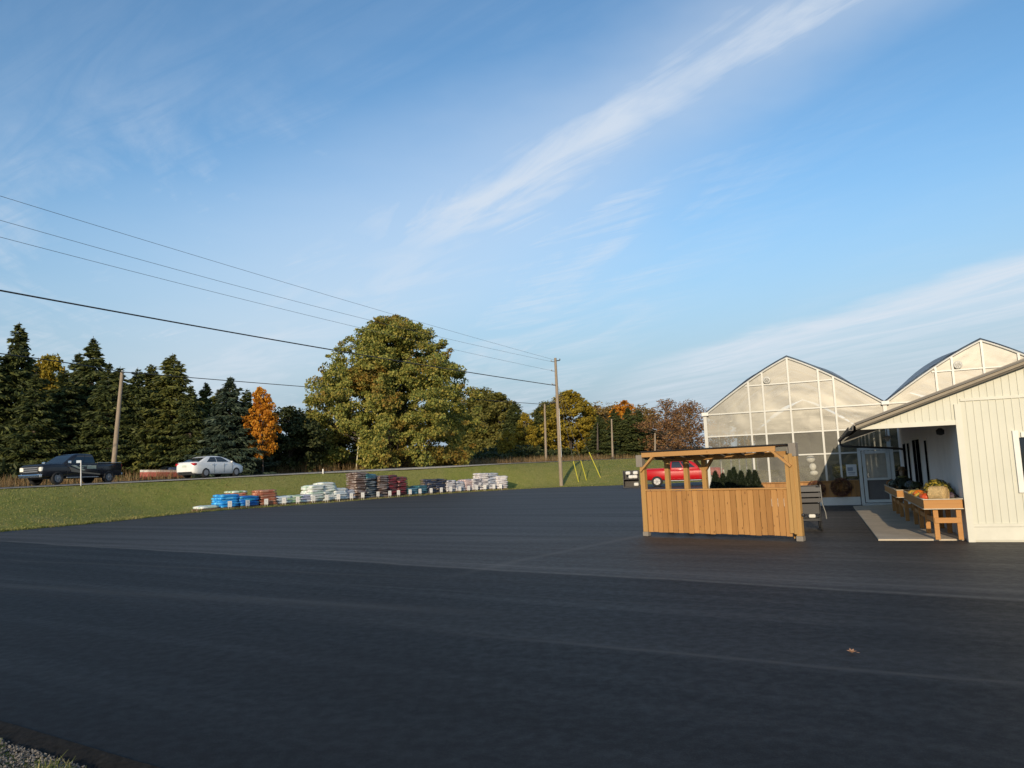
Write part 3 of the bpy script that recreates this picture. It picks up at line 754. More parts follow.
LM = {
 'spruce': leafmat('spruce_needles', [(0, (.028, .038, .014)), (.5, (.060, .076, .022)), (1, (.12, .13, .036))], trans=.12),
 'olive_spruce': leafmat('olive_spruce_needles', [(0, (.055, .066, .018)), (.5, (.105, .116, .028)), (1, (.17, .165, .04))], trans=.15),
 'blue_spruce': leafmat('blue_spruce_needles', [(0, (.026, .042, .026)), (.5, (.045, .066, .040)), (1, (.08, .105, .065))], trans=.12),
 'maple': leafmat('turning_maple_leaves', [(0, (.13, .16, .038)), (.4, (.235, .255, .058)), (.75, (.36, .33, .072)), (1, (.48, .39, .09))],
                  [(0, (.17, .15, .03)), (.4, (.27, .205, .04)), (.75, (.38, .20, .04)), (1, (.24, .21, .045))], .22),
 'orange': leafmat('orange_leaves', [(0, (.38, .13, .014)), (.5, (.60, .25, .022)), (1, (.72, .37, .04))]),
 'gold': leafmat('golden_leaves', [(0, (.20, .15, .02)), (.5, (.34, .25, .028)), (1, (.46, .34, .04))], [(0, (.12, .125, .022)), (.5, (.20, .19, .03)), (1, (.28, .24, .036))], .4),
 'olive': leafmat('olive_leaves', [(0, (.10, .105, .026)), (.5, (.18, .17, .04)), (1, (.27, .23, .055))]),
 'dark': leafmat('dark_green_leaves', [(0, (.024, .034, .012)), (.5, (.048, .062, .02)), (1, (.09, .095, .03))], trans=.2),
 'russet': leafmat('russet_leaves', [(0, (.17, .085, .042)), (.5, (.27, .14, .06)), (1, (.38, .22, .085))]),
 'tan': leafmat('tan_leaves', [(0, (.18, .115, .038)), (.5, (.29, .19, .055)), (1, (.38, .26, .08))]),
}
ROUND = [(0, .3), (.15, .75), (.35, 1), (.6, .92), (.8, .66), (.93, .34), (1, .08)]
OVAL = [(0, .35), (.2, .8), (.45, 1), (.7, .8), (.88, .45), (1, .08)]
def base_at(px, y):
    p = D(px, 465, y); return Vector((p.x, y, tz(p.x, y)))
def height_for(px, py, y, b): return D(px, py, y).z - b.z
PROTO = {}
def proto(key, fn):
    if key not in PROTO: PROTO[key] = fn()
    return PROTO[key]
# (kind, pixel column, top row, depth, width factor, label)
TREES = [
 ('spruce_a', -48, 322, 66, 1.1, None), ('spruce_b', -22, 336, 60, 1.15, None),
 ('spruce_a', 14, 322, 62, 1.12, 'tallest dark spruce, at the left edge behind the front of the dark pickup'),
 ('spruce_c', 33, 372, 57, 1.3, 'short dense spruce between the tall left-edge spruce and the orange-topped tree'),
 ('gold_b', 47, 358, 74, .7, 'amber leaved tree top poking out between dark spruces at the far left'),
 ('spruce_b', 62, 368, 60, 1.3, 'bushy green spruce behind the windscreen of the dark pickup'),
 ('spruce_c', 90, 336, 64, 1.15, 'tall pointed spruce just left of the leaning wooden pole'),
 ('spruce_a', 107, 362, 60, 1.15, 'mid-height spruce directly behind the leaning wooden pole'),
 ('spruce_b', 136, 367, 61, 1.1, 'slim spruce just right of the leaning wooden pole'),
 ('ospruce_a', 150, 364, 66, 1.25, 'olive green spruce with a rusty top above the red and white boat'),
 ('ospruce_b', 171, 353, 62, 1.3, 'tall olive-green spruce behind the rear of the white sedan'),
 ('spruce_c', 190, 384, 60, 1.25, 'low spruce behind the roof of the white sedan'),
 ('ospruce_a', 205, 382, 66, 1.0, 'narrow olive spruce behind the windscreen of the white sedan'),
 ('bspruce_a', 230, 376, 60, 1.25, 'bluish spruce behind the front of the white sedan'),
 ('spruce_b', 247, 388, 64, 1.1, 'dark spruce touching the left side of the bright orange tree'),
 ('orange_a', 263, 389, 60, .72, 'bright orange autumn tree among the dark evergreens'),
 ('dark_a', 289, 410, 66, 1.15, 'rounded dark green tree between the orange tree and the big maple'),
 ('dark_b', 312, 412, 74, 1.1, 'dark tree half hidden behind the left side of the big maple'),
 ('olive_a', 484, 391, 132, 1.35, 'olive tree rising behind the right side of the big maple'),
 ('olive_b', 502, 394, 128, 1.25, 'olive-tan tree second to the right of the big maple'),
 ('spruce_a', 517, 400, 122, 1.6, 'dark spruce between the olive trees and the yellow sapling'),
 ('gold_c', 528, 415, 108, 0.8, 'small yellow tree left of the street light pole'),
 ('spruce_c', 541, 406, 116, 1.45, 'dark spruce right behind the street light pole'),
 ('gold_a', 573, 392, 112, 1.25, 'broad golden tree behind the tall leaning utility pole'),
 ('tan_a', 595, 404, 120, 1.2, 'orange-tan tree right of the broad golden tree'),
 ('spruce_b', 602, 414, 108, 1.7, 'low dark spruce just left of the slim pale pole'),
 ('spruce_a', 617, 408, 116, 1.7, 'dark spruce behind the slim pale pole'),
 ('orange_b', 625, 400, 134, 1.2, 'tree with an orange top peeking over the dark spruces'),
 ('spruce_c', 631, 406, 114, 1.7, 'wide dark spruce right of the slim pale pole'),
 ('spruce_b', 641, 409, 118, 1.6, 'dark spruce at the right end of the evergreen row'),
 ('tan_b', 650, 404, 124, 1.3, 'thin tan tree behind the left end of the wooden stall roof'),
 ('russet_a', 668, 401, 112, 1.35, 'brown half-bare tree above the wooden stall'),
 ('russet_b', 692, 402, 118, 1.3, 'reddish half-bare tree beside the left edge of the greenhouse'),
 ('russet_a', 722, 408, 122, .9, None), ('tan_b', 750, 412, 126, .9, None),
 ('olive_b', 466, 408, 136, 1.2, 'olive round tree behind the lower right of the big maple'),
 ('tan_a', 612, 404, 138, 1.3, 'pale tan crown behind the dark spruces right of the golden tree'), ('olive_a', 548, 404, 132, 1.2, 'olive crown far behind the street light pole'), ('gold_c', 507, 432, 100, .8, 'low yellowish tree beneath the olive trees right of the big maple'), ('dark_b', 655, 430, 118, 1.2, 'low dark bush behind the left end of the stall roof'), ('russet_a', 679, 410, 130, 1.2, 'russet bush-like tree between the two half-bare trees'), ('spruce_b', 118, 366, 70, 1.4, 'spruce filling the gap just right of the leaning pole top'), ('ospruce_a', 218, 389, 70, 1.4, 'olive spruce left of the bluish spruce behind the sedan'),
 ('spruce_a', 76, 352, 72, 1.3, 'dark spruce between the amber tree and the tall pointed spruce'),
]
def build_kind(k):
    fam = k[:-2]; s = ord(k[-1]) - 96
    if fam == 'spruce': return ('spruce_tree', *make_spruce(20 + s, 12, [3.3, 3.7, 3.0][s - 1]), LM['spruce'], 'bark', 12)
    if fam == 'ospruce': return ('spruce_tree', *make_spruce(30 + s, 12, 3.7, 1.35), LM['olive_spruce'], 'bark', 12)
    if fam == 'bspruce': return ('spruce_tree', *make_spruce(40 + s, 10, 3.2, 1.3), LM['blue_spruce'], 'bark', 10)
    if fam == 'orange': return ('maple_tree', *make_broad(50 + s, 10, 2.6, OVAL, 90, 110, .17, .75, .16, .22, .1), LM['orange'], 'bark', 10)
    if fam == 'gold': return ('broadleaf_tree', *make_broad(60 + s, 12, 4.3, OVAL, 170, 120, .19, .95, .22, .12, .1), LM['gold'], 'bark', 12)
    if fam == 'dark': return ('broadleaf_tree', *make_broad(70 + s, 9, 4.0, ROUND, 150, 120, .18, .95, .2, .06, .0), LM['dark'], 'bark', 9)
    if fam == 'olive': return ('broadleaf_tree', *make_broad(80 + s, 12, 3.6, OVAL, 150, 110, .19, .95, .22, .1, .1), LM['olive'], 'bark', 12)
    if fam == 'tan': return ('broadleaf_tree', *make_broad(90 + s, 11, 3.2, OVAL, 110, 70, .17, 1.0, .2, .12, .25, 60), LM['tan'], 'bark_pale', 11)
    if fam == 'russet': return ('broadleaf_tree', *make_broad(100 + s, 11, 3.8, ROUND, 130, 36, .15, 1.1, .2, .15, .2, 110), LM['russet'], 'bark_pale', 11)
for kind, px, py, y, wf, lab in TREES:
    b = base_at(px, y); h = height_for(px, py, y, b)
    if lab is None: lab = {'spruce': 'dark spruce beyond the left frame edge in the roadside row', 'russet': 'half-bare russet tree hidden behind the greenhouse', 'tan': 'tan autumn tree hidden behind the greenhouse', 'dark': 'low dark tree under the broad golden tree'}[kind[:-2]]
    if kind not in PROTO:
        nm, tr, P, mat, bark, hh = build_kind(kind); t = tree_obj(nm, lab, tr, P, mat, bark); PROTO[kind] = (t, hh)
        t.location = b; t['group'] = 'trees beyond the road'
    else:
        t0, hh = PROTO[kind]; t = dup(t0, b, 0, lab)
    wf *= 1.12 if 'spruce' in kind and px < 300 else 1
    s_ = h / hh; t.scale = (s_ * wf * random.uniform(.95, 1.05), s_ * wf * random.uniform(.95, 1.05), s_)
    t.rotation_euler = (0, 0, random.uniform(0, 6.28))
# the big maple by the road
MPROF = [(0, .84), (.10, .95), (.25, 1.0), (.42, .95), (.52, .90), (.64, .76), (.76, .64), (.84, .55), (.92, .38), (.97, .24), (1, .10)]
b = base_at(394, 76); h = height_for(397, 321, 76, b)
tr, P = make_broad(7, h, 8.6, MPROF, 900, 190, .125, .86, .42, .03, .42, 170, .2)
t = tree_obj('maple_tree', 'big broad maple turning yellow and orange beside the road', tr, P, LM['maple']); t.location = b

# ------------------------------------------------------------------ wooden stall
K1 = G(803, 541.5)                         # foot of the right front post
KA = R(42); KX = Vector((-math.cos(KA), math.sin(KA), 0))      # along the front, to the left
KW, KD, KH = 3.72, 1.15, 1.90
ks = thing('market_stall', 'wooden market stall with a boarded half wall and a flat roof on posts', 'stall', K1 + KX * KW, -KA)   # local x runs right, y back
def post(x, y, z0, z1, mat='wood_post', s=.12): return MB().box((x, y, (z0 + z1) / 2), (s, s, z1 - z0), bevel=.008).build('post', mat, ks)
def foot(x, y, p): return MB().box((x, y, .05), (.14, .14, .10), bevel=.008).build('foot_block', 'wood_grey', p)
p_ = post(.06, .06, .10, 1.60); foot(.06, .06, p_)
p_ = post(KW - .06, .06, .10, 1.70); foot(KW - .06, .06, p_)
MB().box((.0, .06, 1.74), (.17, .16, .28), bevel=.01).build('post_cap', 'wood_grey', ks)
MB().box((KW - .07, .07, 1.84), (.15, .15, .27), bevel=.01).build('post_cap', 'wood_grey', ks)
for x_, y_ in ((.10, KD - .06), (.62, KD - .06), (1.10, KD - .06), (KW - .24, .34)): post(x_, y_, .02, 1.80, 'wood_post', .11)
pb = MB(); nb = 26; bw = (KW - .34) / nb
for i in range(nb):
    pb.box((.13 + bw * (i + .5), .045 + random.uniform(-.004, .004), .565 + random.uniform(-.008, .008)), (bw - .011, .022, .945 + random.uniform(-.01, .01)), bevel=.003)
pan = pb.build('board_panel', 'wood_front', ks)
rl = MB(); rl.box((KW / 2 - .04, .075, .22), (KW - .26, .035, .09)); rl.box((KW / 2 - .04, .075, .62), (KW - .26, .035, .09)); rl.box((KW / 2 - .04, .075, .97), (KW - .26, .035, .09)); rl.build('backing_rail', 'wood_beam', pan)
MB().box((KW / 2 - .05, .055, 1.057), (KW - .24, .10, .032), bevel=.004).build('sill_board', 'wood_beam', ks)
e_ = MB()
for i, xx in enumerate((KW - .20, KW - .115)): e_.box((xx, -.008 + .004 * i, .95), (.078, .02, 1.62 if i else 1.58), bevel=.003)
e_.build('end_board', 'wood_post', ks)
MB().box((KW / 2 - .16, -.015, 1.875), (KW - .50, .04, .105), bevel=.004).build('front_beam', 'wood_beam', ks)
MB().beam((0, KD - .06, 1.76), (KW - .2, .36, 1.76), .04, .12).build('rear_beam', 'wood_beam', ks)
for x_, y_ in ((.02, KD), (KW - .2, .40)): MB().beam((x_, .1, 1.83), (x_, y_, 1.80), .04, .12).build('side_beam', 'wood_grey', ks)
MB().beam((.05, -.02, 1.50), (.40, -.02, 1.83), .045, .095, up=(0, 1, 0)).build('brace', 'wood_beam', ks)
MB().beam((KW - .1, -.02, 1.50), (KW - .47, -.02, 1.83), .045, .095, up=(0, 1, 0)).build('brace', 'wood_beam', ks)
MB().beam((1.10, KD - .06, 1.42), (.84, KD - .06, 1.74), .05, .09, up=(0, 1, 0)).build('brace', 'wood_beam', ks)
MB().beam((1.10, KD - .06, 1.42), (1.36, KD - .14, 1.74), .05, .09, up=(0, 1, 0)).build('brace', 'wood_beam', ks)
rfm = MB()
rfm.prism([(.02, .03, 1.945), (KW - .2, .03, 1.945), (KW - .2, .46, 1.945 - .08 * .43 / (KD + .07)), (.02, KD + .1, 1.865)], (0, 0, .022)); rr_ = rfm.build('roof', 'gutter', ks)
jm = MB()
for i in range(6): x_ = .35 + i * .5; jm.beam((x_, .06, 1.875), (x_, KD - (KD - .4) * x_ / (KW - .2), 1.80), .04, .09)
jm.build('rafter', 'wood_grey', rr_)
MB().lathe([(.03, 0), (.03, .05), (.012, .055)], (KW + .005, .05, .52), 8, axis='x').build('latch', 'dark_metal', ks)
def ks_pt(x, y, z): return K1 + KX * (KW - x) + Vector((math.sin(KA), math.cos(KA), 0)) * y + Vector((0, 0, z))

# ------------------------------------------------------------------ vehicles (x forward, y left)
def body_ring(x, wd, zb, zt, rnd=.10):
    half = [(.0, zb), (wd * .88, zb), (wd * .965, zb + .06), (wd, zb + (zt - zb) * .45), (wd * .985, zb + (zt - zb) * .72), (wd * .955, zt - rnd * .75), (wd * .88, zt - rnd * .18), (wd * .70, zt), (0, zt + .012)]
    return [Vector((x, y, z)) for y, z in half] + [Vector((x, -y, z)) for y, z in half[-2:0:-1]]
def wheel(parent, x, y, r, wd, side, rim='rim', spokes=6):
    t = MB(); t.lathe([(r * .60, -wd / 2), (r * .93, -wd / 2), (r, -wd * .32), (r, wd * .32), (r * .93, wd / 2), (r * .60, wd / 2), (r * .60, -wd / 2)], (x, y, r), 24, axis='y', cap=False)
    wl = t.build('wheel', 'rubber', parent)
    m = MB(); yo = y + side * wd * .40
    m.lathe([(r * .70, -.02), (r * .72, .02), (r * .62, .025), (r * .60, -.015)], (x, yo, r), 24, axis='y')
    m.lathe([(.001, -.012), (r * .62, -.012), (r * .62, -.03), (.001, -.03)], (x, y + side * wd * .28, r), 20, axis='y', mi=1)
    for k in range(spokes):
        a = 2 * math.pi * k / spokes; m.beam((x, yo, r), (x + math.cos(a) * r * .64, yo, r + math.sin(a) * r * .64), .03, r * .10, up=(0, 1, 0))
    m.ball((x, yo, r), (r * .16, .035, r * .16), 10, 6); m.build('rim', [rim, 'black_plastic'], wl)
def cab_build(p, prof, mats, pillars, zlo, zhi, r=.16):
    """prof: rings (x_rear, x_front, half_width, z) from the belt line to the roof; glazing follows the same curved skin"""
    def ring(xr, xf, hw, z):
        q = min(r, (xf - xr) / 2 - .01, hw - .02); pts = []
        for cx, cy, a0 in ((xf - q, hw - q, 0), (xr + q, hw - q, 90), (xr + q, -hw + q, 180), (xf - q, -hw + q, 270)):
            for k in range(5): a = R(a0 + 22.5 * k); pts.append(Vector((cx + q * math.cos(a), cy + q * math.sin(a), z)))
        return pts
    m = MB(); m.loft([ring(*k) for k in prof]); cab = m.build('cabin', mats[0], p)
    zs = [k[3] for k in prof]
    def at(z): return [float(np.interp(z, zs, [k[j] for k in prof])) for j in range(3)]
    lv = np.linspace(zlo, zhi, 6)
    for side in (1, -1):
        for ua, ub in pillars:
            rows = []
            for z in lv:
                xr, xf, hw = at(z); xa = xr + (xf - xr) * ua; xb = xr + (xf - xr) * ub; y = side * (hw + .007); yi = side * (hw - .01)
                rows.append([Vector((xa, yi, z)), Vector((xa, y, z)), Vector((xb, y, z)), Vector((xb, yi, z))])
            g = MB(); g.loft(rows, smooth=False); g.build('side_window', 'glass_dark', cab, weld=True)
    for fr, nm in ((1, 'windscreen'), (0, 'rear_window')):
        rows = []
        for z in lv:
            xr, xf, hw = at(z); x = xf + .007 if fr else xr - .007; xi = x - .02 if fr else x + .02; h = hw - r * .72
            rows.append([Vector((xi, -h, z)), Vector((x, -h, z)), Vector((x, h, z)), Vector((xi, h, z))])
        g = MB(); g.loft(rows, smooth=False); g.build(nm, 'glass_dark', cab, weld=True)
    return cab
# white sedan
tc_ = road_at_px(211, -2.75); cp = road_pt(tc_, -2.75, .055)
MT['white_car'] = paint('white_car_paint', (.76, .76, .74)); MT['red_truck'] = paint('red_truck_paint', (.46, .006, .010), .4); MT['black_truck'] = paint('near_black_truck_paint', (.014, .016, .022))
car = thing('sedan', 'white four door sedan driving right along the raised road', 'car', cp, ROAD_RZ + R(17))
m = MB(); m.loft([body_ring(*a) for a in ((-2.31, .64, .42, .88), (-2.27, .75, .35, .97), (-2.16, .83, .29, 1.04), (-1.95, .875, .25, 1.06), (-1.6, .90, .23, 1.05), (-.9, .91, .21, 1.02), (.4, .91, .21, 1.0), (1.15, .905, .21, .99), (1.5, .89, .215, .95), (1.8, .87, .225, .89), (2.03, .83, .24, .83), (2.2, .75, .27, .76), (2.29, .65, .31, .69), (2.34, .52, .36, .62))])
bd = m.build('body', ['white_car', 'black_plastic'], car, weld=True)
carve(bd, [MB().lathe([(.365, -.4), (.365, .4)], (x, s * 1.0, .33), 28, axis='y') for x in (1.42, -1.32) for s in (1, -1)])
cab_build(car, [(-2.02, 1.52, .85, .93), (-1.90, 1.34, .845, 1.0), (-1.62, 1.02, .80, 1.13), (-1.36, .74, .745, 1.25), (-1.10, .44, .68, 1.35), (-.86, .18, .60, 1.41), (-.55, -.10, .46, 1.45), (-.42, -.22, .30, 1.46)], ['white_car'], ((.20, .47), (.495, .83)), 1.03, 1.36)
for x in (1.42, -1.32):
    for s in (1, -1): wheel(car, x, s * .80, .325, .21, s, spokes=5)
for s in (1, -1):
    MB().box((-2.16, s * .66, .89), (.26, .36, .17), bevel=.05).build('taillight', 'red_lens', car)
    MB().box((2.10, s * .62, .66), (.26, .30, .12), Matrix.Rotation(s * -.35, 3, 'Z'), bevel=.04).build('headlight', 'head_lens', car)
    MB().ball((.92, s * .96, 1.02), (.08, .10, .07)).build('mirror', 'white_car', car)
    for x in (-.55, .55): MB().box((x - .25, s * .912, .86), (.16, .03, .03), bevel=.01).build('door_handle', 'white_car', car)
    dl = MB()
    for x in (-.62, .28, 1.02): dl.box((x, s * .909, .62), (.012, .012, .62))
    dl.build('door_seam', 'black_plastic', car)
MB().box((-2.325, 0, .78), (.02, .34, .13)).build('number_plate', simple('plate', (.55, .62, .52), .5), car)
MB().box((-2.27, 0, .36), (.10, 1.25, .10), bevel=.03).build('lower_bumper', 'black_plastic', car)
MB().box((-.1, 0, .25), (4.1, 1.5, .1)).build('underbody', 'black_plastic', car)

def make_pickup(lab, cat, loc, rz, mat, wheel_rim='rim', crew=True):
    t = thing('pickup_truck', lab, cat, loc, rz)
    m = MB(); m.loft([body_ring(*a) for a in ((-2.92, .90, .62, 1.26, .05), (-2.86, .965, .52, 1.30, .06), (-1.0, .985, .48, 1.32, .06), (-.92, .985, .46, 1.28, .08), (1.25, .985, .46, 1.28, .08), (1.9, .98, .46, 1.30, .08), (2.55, .97, .46, 1.27, .09), (2.80, .94, .48, 1.22, .1), (2.88, .90, .52, 1.16, .09))])
    b = m.build('body', [mat, 'black_plastic'], t, weld=True)
    carve(b, [MB().lathe([(.46, -.4), (.46, .4)], (x, s * 1.05, .42), 28, axis='y') for x in (1.86, -1.86) for s in (1, -1)] + [MB().box((-1.93, 0, 1.15), (1.74, 1.62, .9))])
    cab_build(t, [(-.94, 1.52, .93, 1.22), (-.93, 1.42, .925, 1.30), (-.89, 1.12, .87, 1.50), (-.84, .82, .81, 1.70), (-.79, .60, .755, 1.83), (-.70, .46, .68, 1.89), (-.5, .25, .5, 1.925), (-.4, .15, .4, 1.93)], [mat], ((.06, .42), (.45, .80)), 1.34, 1.79)
    for x in (1.86, -1.86):
        for s in (1, -1): wheel(t, x, s * .86, .40, .27, s, wheel_rim)
    gr = MB().box((2.885, 0, .94), (.05, 1.22, .40), bevel=.03).build('grille', 'dark_metal', t)
    g2 = MB()
    for k in range(3): g2.box((2.915, 0, .82 + .12 * k), (.02, 1.16, .045))
    g2.build('grille_bar', 'grey_metal', gr)
    for s in (1, -1):
        MB().box((2.83, s * .76, .96), (.16, .30, .26), Matrix.Rotation(s * -.22, 3, 'Z'), bevel=.04).build('headlight', 'head_lens', t)
        MB().lathe([(.07, 0), (.08, .02), (.001, .03)], (2.93, s * .70, .60), 12, axis='x').build('fog_light', 'head_lens', t)
        MB().box((-2.90, s * .84, 1.02), (.06, .16, .42), bevel=.02).build('taillight', 'red_lens', t)
        MB().box((1.18, s * 1.10, 1.36), (.10, .24, .19), bevel=.04).build('mirror', 'chrome' if mat == 'black_truck' else mat, t)
        for x in (-.02, .98): MB().box((x - .32, s * .99, 1.12), (.2, .03, .035), bevel=.01).build('door_handle', 'chrome' if mat == 'black_truck' else mat, t)
        dl = MB()
        for x in (-.90, .12, 1.20): dl.box((x, s * .983, .90), (.012, .012, .72))
        dl.build('door_seam', 'black_plastic', t)
        MB().box((.15, s * .98, .42), (2.3, .14, .05), bevel=.02).build('running_board', 'grey_metal', t)
    MB().box((2.92, 0, .56), (.16, 1.86, .22), bevel=.06).build('front_bumper', 'chrome' if mat == 'black_truck' else 'grey_metal', t)
    MB().box((-2.96, 0, .58), (.14, 1.80, .17), bevel=.05).build('rear_bumper', 'chrome', t)
    MB().box((0, 0, .44), (5.0, 1.5, .16)).build('underbody', 'black_plastic', t)
    rb = MB()
    for s in (1, -1): rb.box((-1.93, s * .90, 1.335), (1.86, .10, .03), bevel=.01)
    rb.build('bed_rail', 'grey_metal' if mat == 'black_truck' else mat, t)
    return t
tt_ = road_at_px(73, -6.1); tp = road_pt(tt_, -6.1, .055)
trk = make_pickup('black pickup truck with pale door graphics driving left on the raised road', 'pickup truck', tp, ROAD_RZ + math.pi + R(21), 'black_truck')
gp = simple('pale_graphic', (.42, .44, .33), .5); gt_ = simple('tan_graphic', (.20, .17, .13), .5)
for s in (1, -1):
    g = MB(); yy = s * .992
    g.prism([(1.15, yy, 1.10), (.2, yy, .78), (-1.15, yy, .62), (-1.15, yy, .54), (.1, yy, .66), (.95, yy, .78)][::s], (0, s * .004, 0))
    g.prism([(1.0, yy, 1.16), (.75, yy, 1.19), (-.05, yy, .86), (.12, yy, .83)][::s], (0, s * .004, 0), mi=1)
    for x0, x1, z0, z1 in ((.42, -.12, 1.10, 1.17), (.52, .1, .99, 1.06), (-.14, -.84, .94, 1.16)):
        g.prism([(x0, yy, z0), (x1, yy, z0), (x1, yy, z1), (x0, yy, z1)][::s], (0, s * .005, 0), mi=1)
    g.build('door_graphic', [gt_, gp], trk)
rp = D(683, 480, 55); rp = Vector((rp.x, 55, .0))
make_pickup('red pickup truck parked beyond the wooden stall', 'pickup truck', rp, R(-12), 'red_truck')

# red and white boat behind the sedan
bt_t = road_at_px(176, -11.6); bp = road_pt(bt_t, -11.6); bp.z = tz(bp.x, bp.y)
boat = thing('motorboat', 'low red and white motorboat parked on the verge behind the white sedan', 'boat', bp, ROAD_RZ + math.pi)
def hull(sc_, z0, z1, xs_=(-2.6, -2.2, -1, .4, 1.5, 2.3, 2.75), ws=(.86, .93, .97, .93, .74, .42, .06)):
    rows = []
    for x, wd in zip(xs_, ws):
        wd *= sc_; zl = z0 + max(0, x - .5) * .06
        rows.append([Vector((x, 0, zl)), Vector((x, wd * .75, zl + (z1 - z0) * .35)), Vector((x, wd, z1 + max(0, x) * .04)), Vector((x, -wd, z1 + max(0, x) * .04)), Vector((x, -wd * .75, zl + (z1 - z0) * .35))])
    return rows
MB().loft(hull(1.0, .32, .86), smooth=False).build('hull', paint('boat_red', (.46, .13, .11)), boat)
MB().loft([[v + Vector((0, 0, .02 if k in (0, 1, 4) else .16)) for k, v in enumerate(r)] for r in hull(.985, .80, .87)], smooth=False).build('deck', 'white', boat)
MB().prism([(1.35, -.55, 1.02), (1.35, .55, 1.02), (.85, .5, 1.36), (.85, -.5, 1.36)], (-.03, 0, 0)).build('windscreen', 'glass_dark', boat)
MB().box((.0, 0, 1.12), (1.7, 1.25, .30), bevel=.1).build('cover', simple('navy_cover', (.03, .05, .10), .7), boat)
cr_ = MB()
for s in (1, -1): cr_.box((-.3, s * .55, .22), (4.2, .10, .12)); 
for x in (-1.9, 0, 1.6): cr_.box((x, 0, .10), (.14, 1.5, .22))
cr_.build('cradle', 'pallet', boat)

# ------------------------------------------------------------------ poles, wires
def make_pole(name, label, base, top, r0, r1, mat='pole', cat='pole', group=None):
    t = thing(name, label, cat, base, 0, group); d = Vector(top) - Vector(base)
    MB().tube([d * (-.08), d * .33, d * .66, d], [r0 * 1.03, r0 * .95 + r1 * .05, (r0 + r1) / 2, r1], 14).build('shaft', mat, t); return t, d
pc = D(561, 478, 68); pc.z = tz(pc.x, pc.y); ptop = D(555.3, 358, 68)
up_, d = make_pole('utility_pole', 'tallest wooden utility pole, leaning left, in the grass beside the lot', pc, ptop, .17, .115)
hw = MB()
hw.beam(d + Vector((-.05, 0, -.28)), d + Vector((.42, .1, -.22)), .06, .08); hw.box(d + Vector((.42, .1, -.14)), (.09, .09, .14)); hw.build('bracket', 'dark_metal', up_)
hw = MB()
for dz2 in (-.35, -1.25, -2.5): 
    q = d * (1 + dz2 / d.length); hw.beam(q, q + Vector((-.42, -.25, .03)), .04, .05); hw.lathe([(.03, 0), (.06, .03), (.04, .07), (.06, .10), (.02, .14)], q + Vector((-.42, -.25, .02)), 8)
hw.build('insulator', 'grey_metal', up_)
MB().tube([d * .22 + Vector((.13, -.12, 0)), d * .6 + Vector((.12, -.1, 0))], .03, 6).build('conduit', 'grey_metal', up_)
def road_obj(px, s):
    t = road_at_px(px, s); p = road_pt(t, s); return Vector((p.x, p.y, tz(p.x, p.y)))
lb = road_obj(112, -11.3); lt = D(122.2, 372, lb.y + .1)
lp, ld = make_pole('utility_pole', 'wooden utility pole leaning right behind the tailgate of the dark pickup', lb, lt, .17, .12)
MB().lathe([(.03, 0), (.06, .03), (.04, .07), (.06, .10), (.02, .14)], ld, 8).build('insulator', 'grey_metal', lp)
sb = road_obj(546, -11.5); st_ = D(544.6, 404, sb.y)
sp_, sd_ = make_pole('street_light_pole', 'slim wooden pole carrying a flat dark street light across the road', sb, st_, .15, .11, cat='street light')
lm = MB(); lm.beam(sd_ + Vector((0, 0, -.12)), sd_ + Vector((.9, -.5, .02)), .05, .06); lm.build('lamp_arm', 'dark_metal', sp_)
MB().box(sd_ + Vector((1.05, -.6, .05)), (.95, .42, .16), Matrix.Rotation(-.5, 3, 'Z'), bevel=.05).build('lamp_head', 'black_plastic', sp_)
fb = base_at(613, 104); f2 = D(611.5, 419, 104); make_pole('utility_pole', 'slim pale pole standing in front of the dark spruces', fb, f2, .14, .10, 'pole')
fb = base_at(598, 106); f2 = D(597.5, 423, 106); make_pole('dead_tree', 'slender dark bare trunk left of the slim pale pole', fb, f2, .16, .05, 'bark', 'tree')
fb = base_at(655.5, 98); f2 = D(655, 433, 98); make_pole('utility_pole', 'thin pale pole rising behind the left end of the stall roof', fb, f2, .12, .09, 'pole')
# pole behind the photographer, out on the near verge, where the conductors come from
nb_ = Vector((-28.0, .5, 0)); nt_ = Vector((-28, .5, 12.2))
np_, nd_ = make_pole('utility_pole', 'wooden utility pole on the near verge outside the left edge', nb_, nt_, .17, .12)
lq = road_pt(road_at_px(112, -11.3) - 42, -11.3); lq.z = tz(lq.x, lq.y)
make_pole('utility_pole', 'wooden utility pole across the road beyond the left edge', lq, lq + Vector((0, 0, 9.2)), .17, .12)
def wire(a, b, mid, rad, label, mat='wire', m_y=None):
    """cable from a to b hanging through mid (a surveyed point between them)"""
    a = Vector(a); b = Vector(b); m = Vector(mid)
    k = ((m - a).to_2d().dot((b - a).to_2d())) / (b - a).to_2d().length_squared
    sag = (a.z + (b.z - a.z) * k - m.z) / (4 * k * (1 - k)); off = (m - (a + (b - a) * k)).to_2d() / (4 * k * (1 - k))
    pts = []
    for i in range(41):
        u = i / 40; p = a + (b - a) * u; h_ = 4 * u * (1 - u); p.z -= sag * h_; p.x += off.x * h_; p.y += off.y * h_; pts.append(p)
    tag(MB().tube(pts, rad, 6).build('power_line', mat), label, 'power line')
q0 = Vector(pc) + d
A1 = D(556.5, 360.5, 67.8)
wire(nt_ + Vector((-.3, 0, -.15)), A1, D(200, 257, 36), .009, 'highest of the thin overhead wires at the left edge', 'wire_thin')
wire(nt_ + Vector((.3, 0, -.75)), D(553.5, 362, 67.8), D(180, 270.5, 35), .009, 'second highest thin overhead wire at the left edge', 'wire_thin')
wire(nt_ + Vector((.2, 0, -1.55)), D(553.5, 371, 67.8), D(180, 283.5, 35), .009, 'third thin overhead wire, just above the thick upper cable', 'wire_thin')
wire(nt_ + Vector((.2, 0, -3.9)), D(555.5, 385.5, 67.9), D(190, 325, 35.5), .034, 'thick upper cable sloping down to the tallest utility pole')
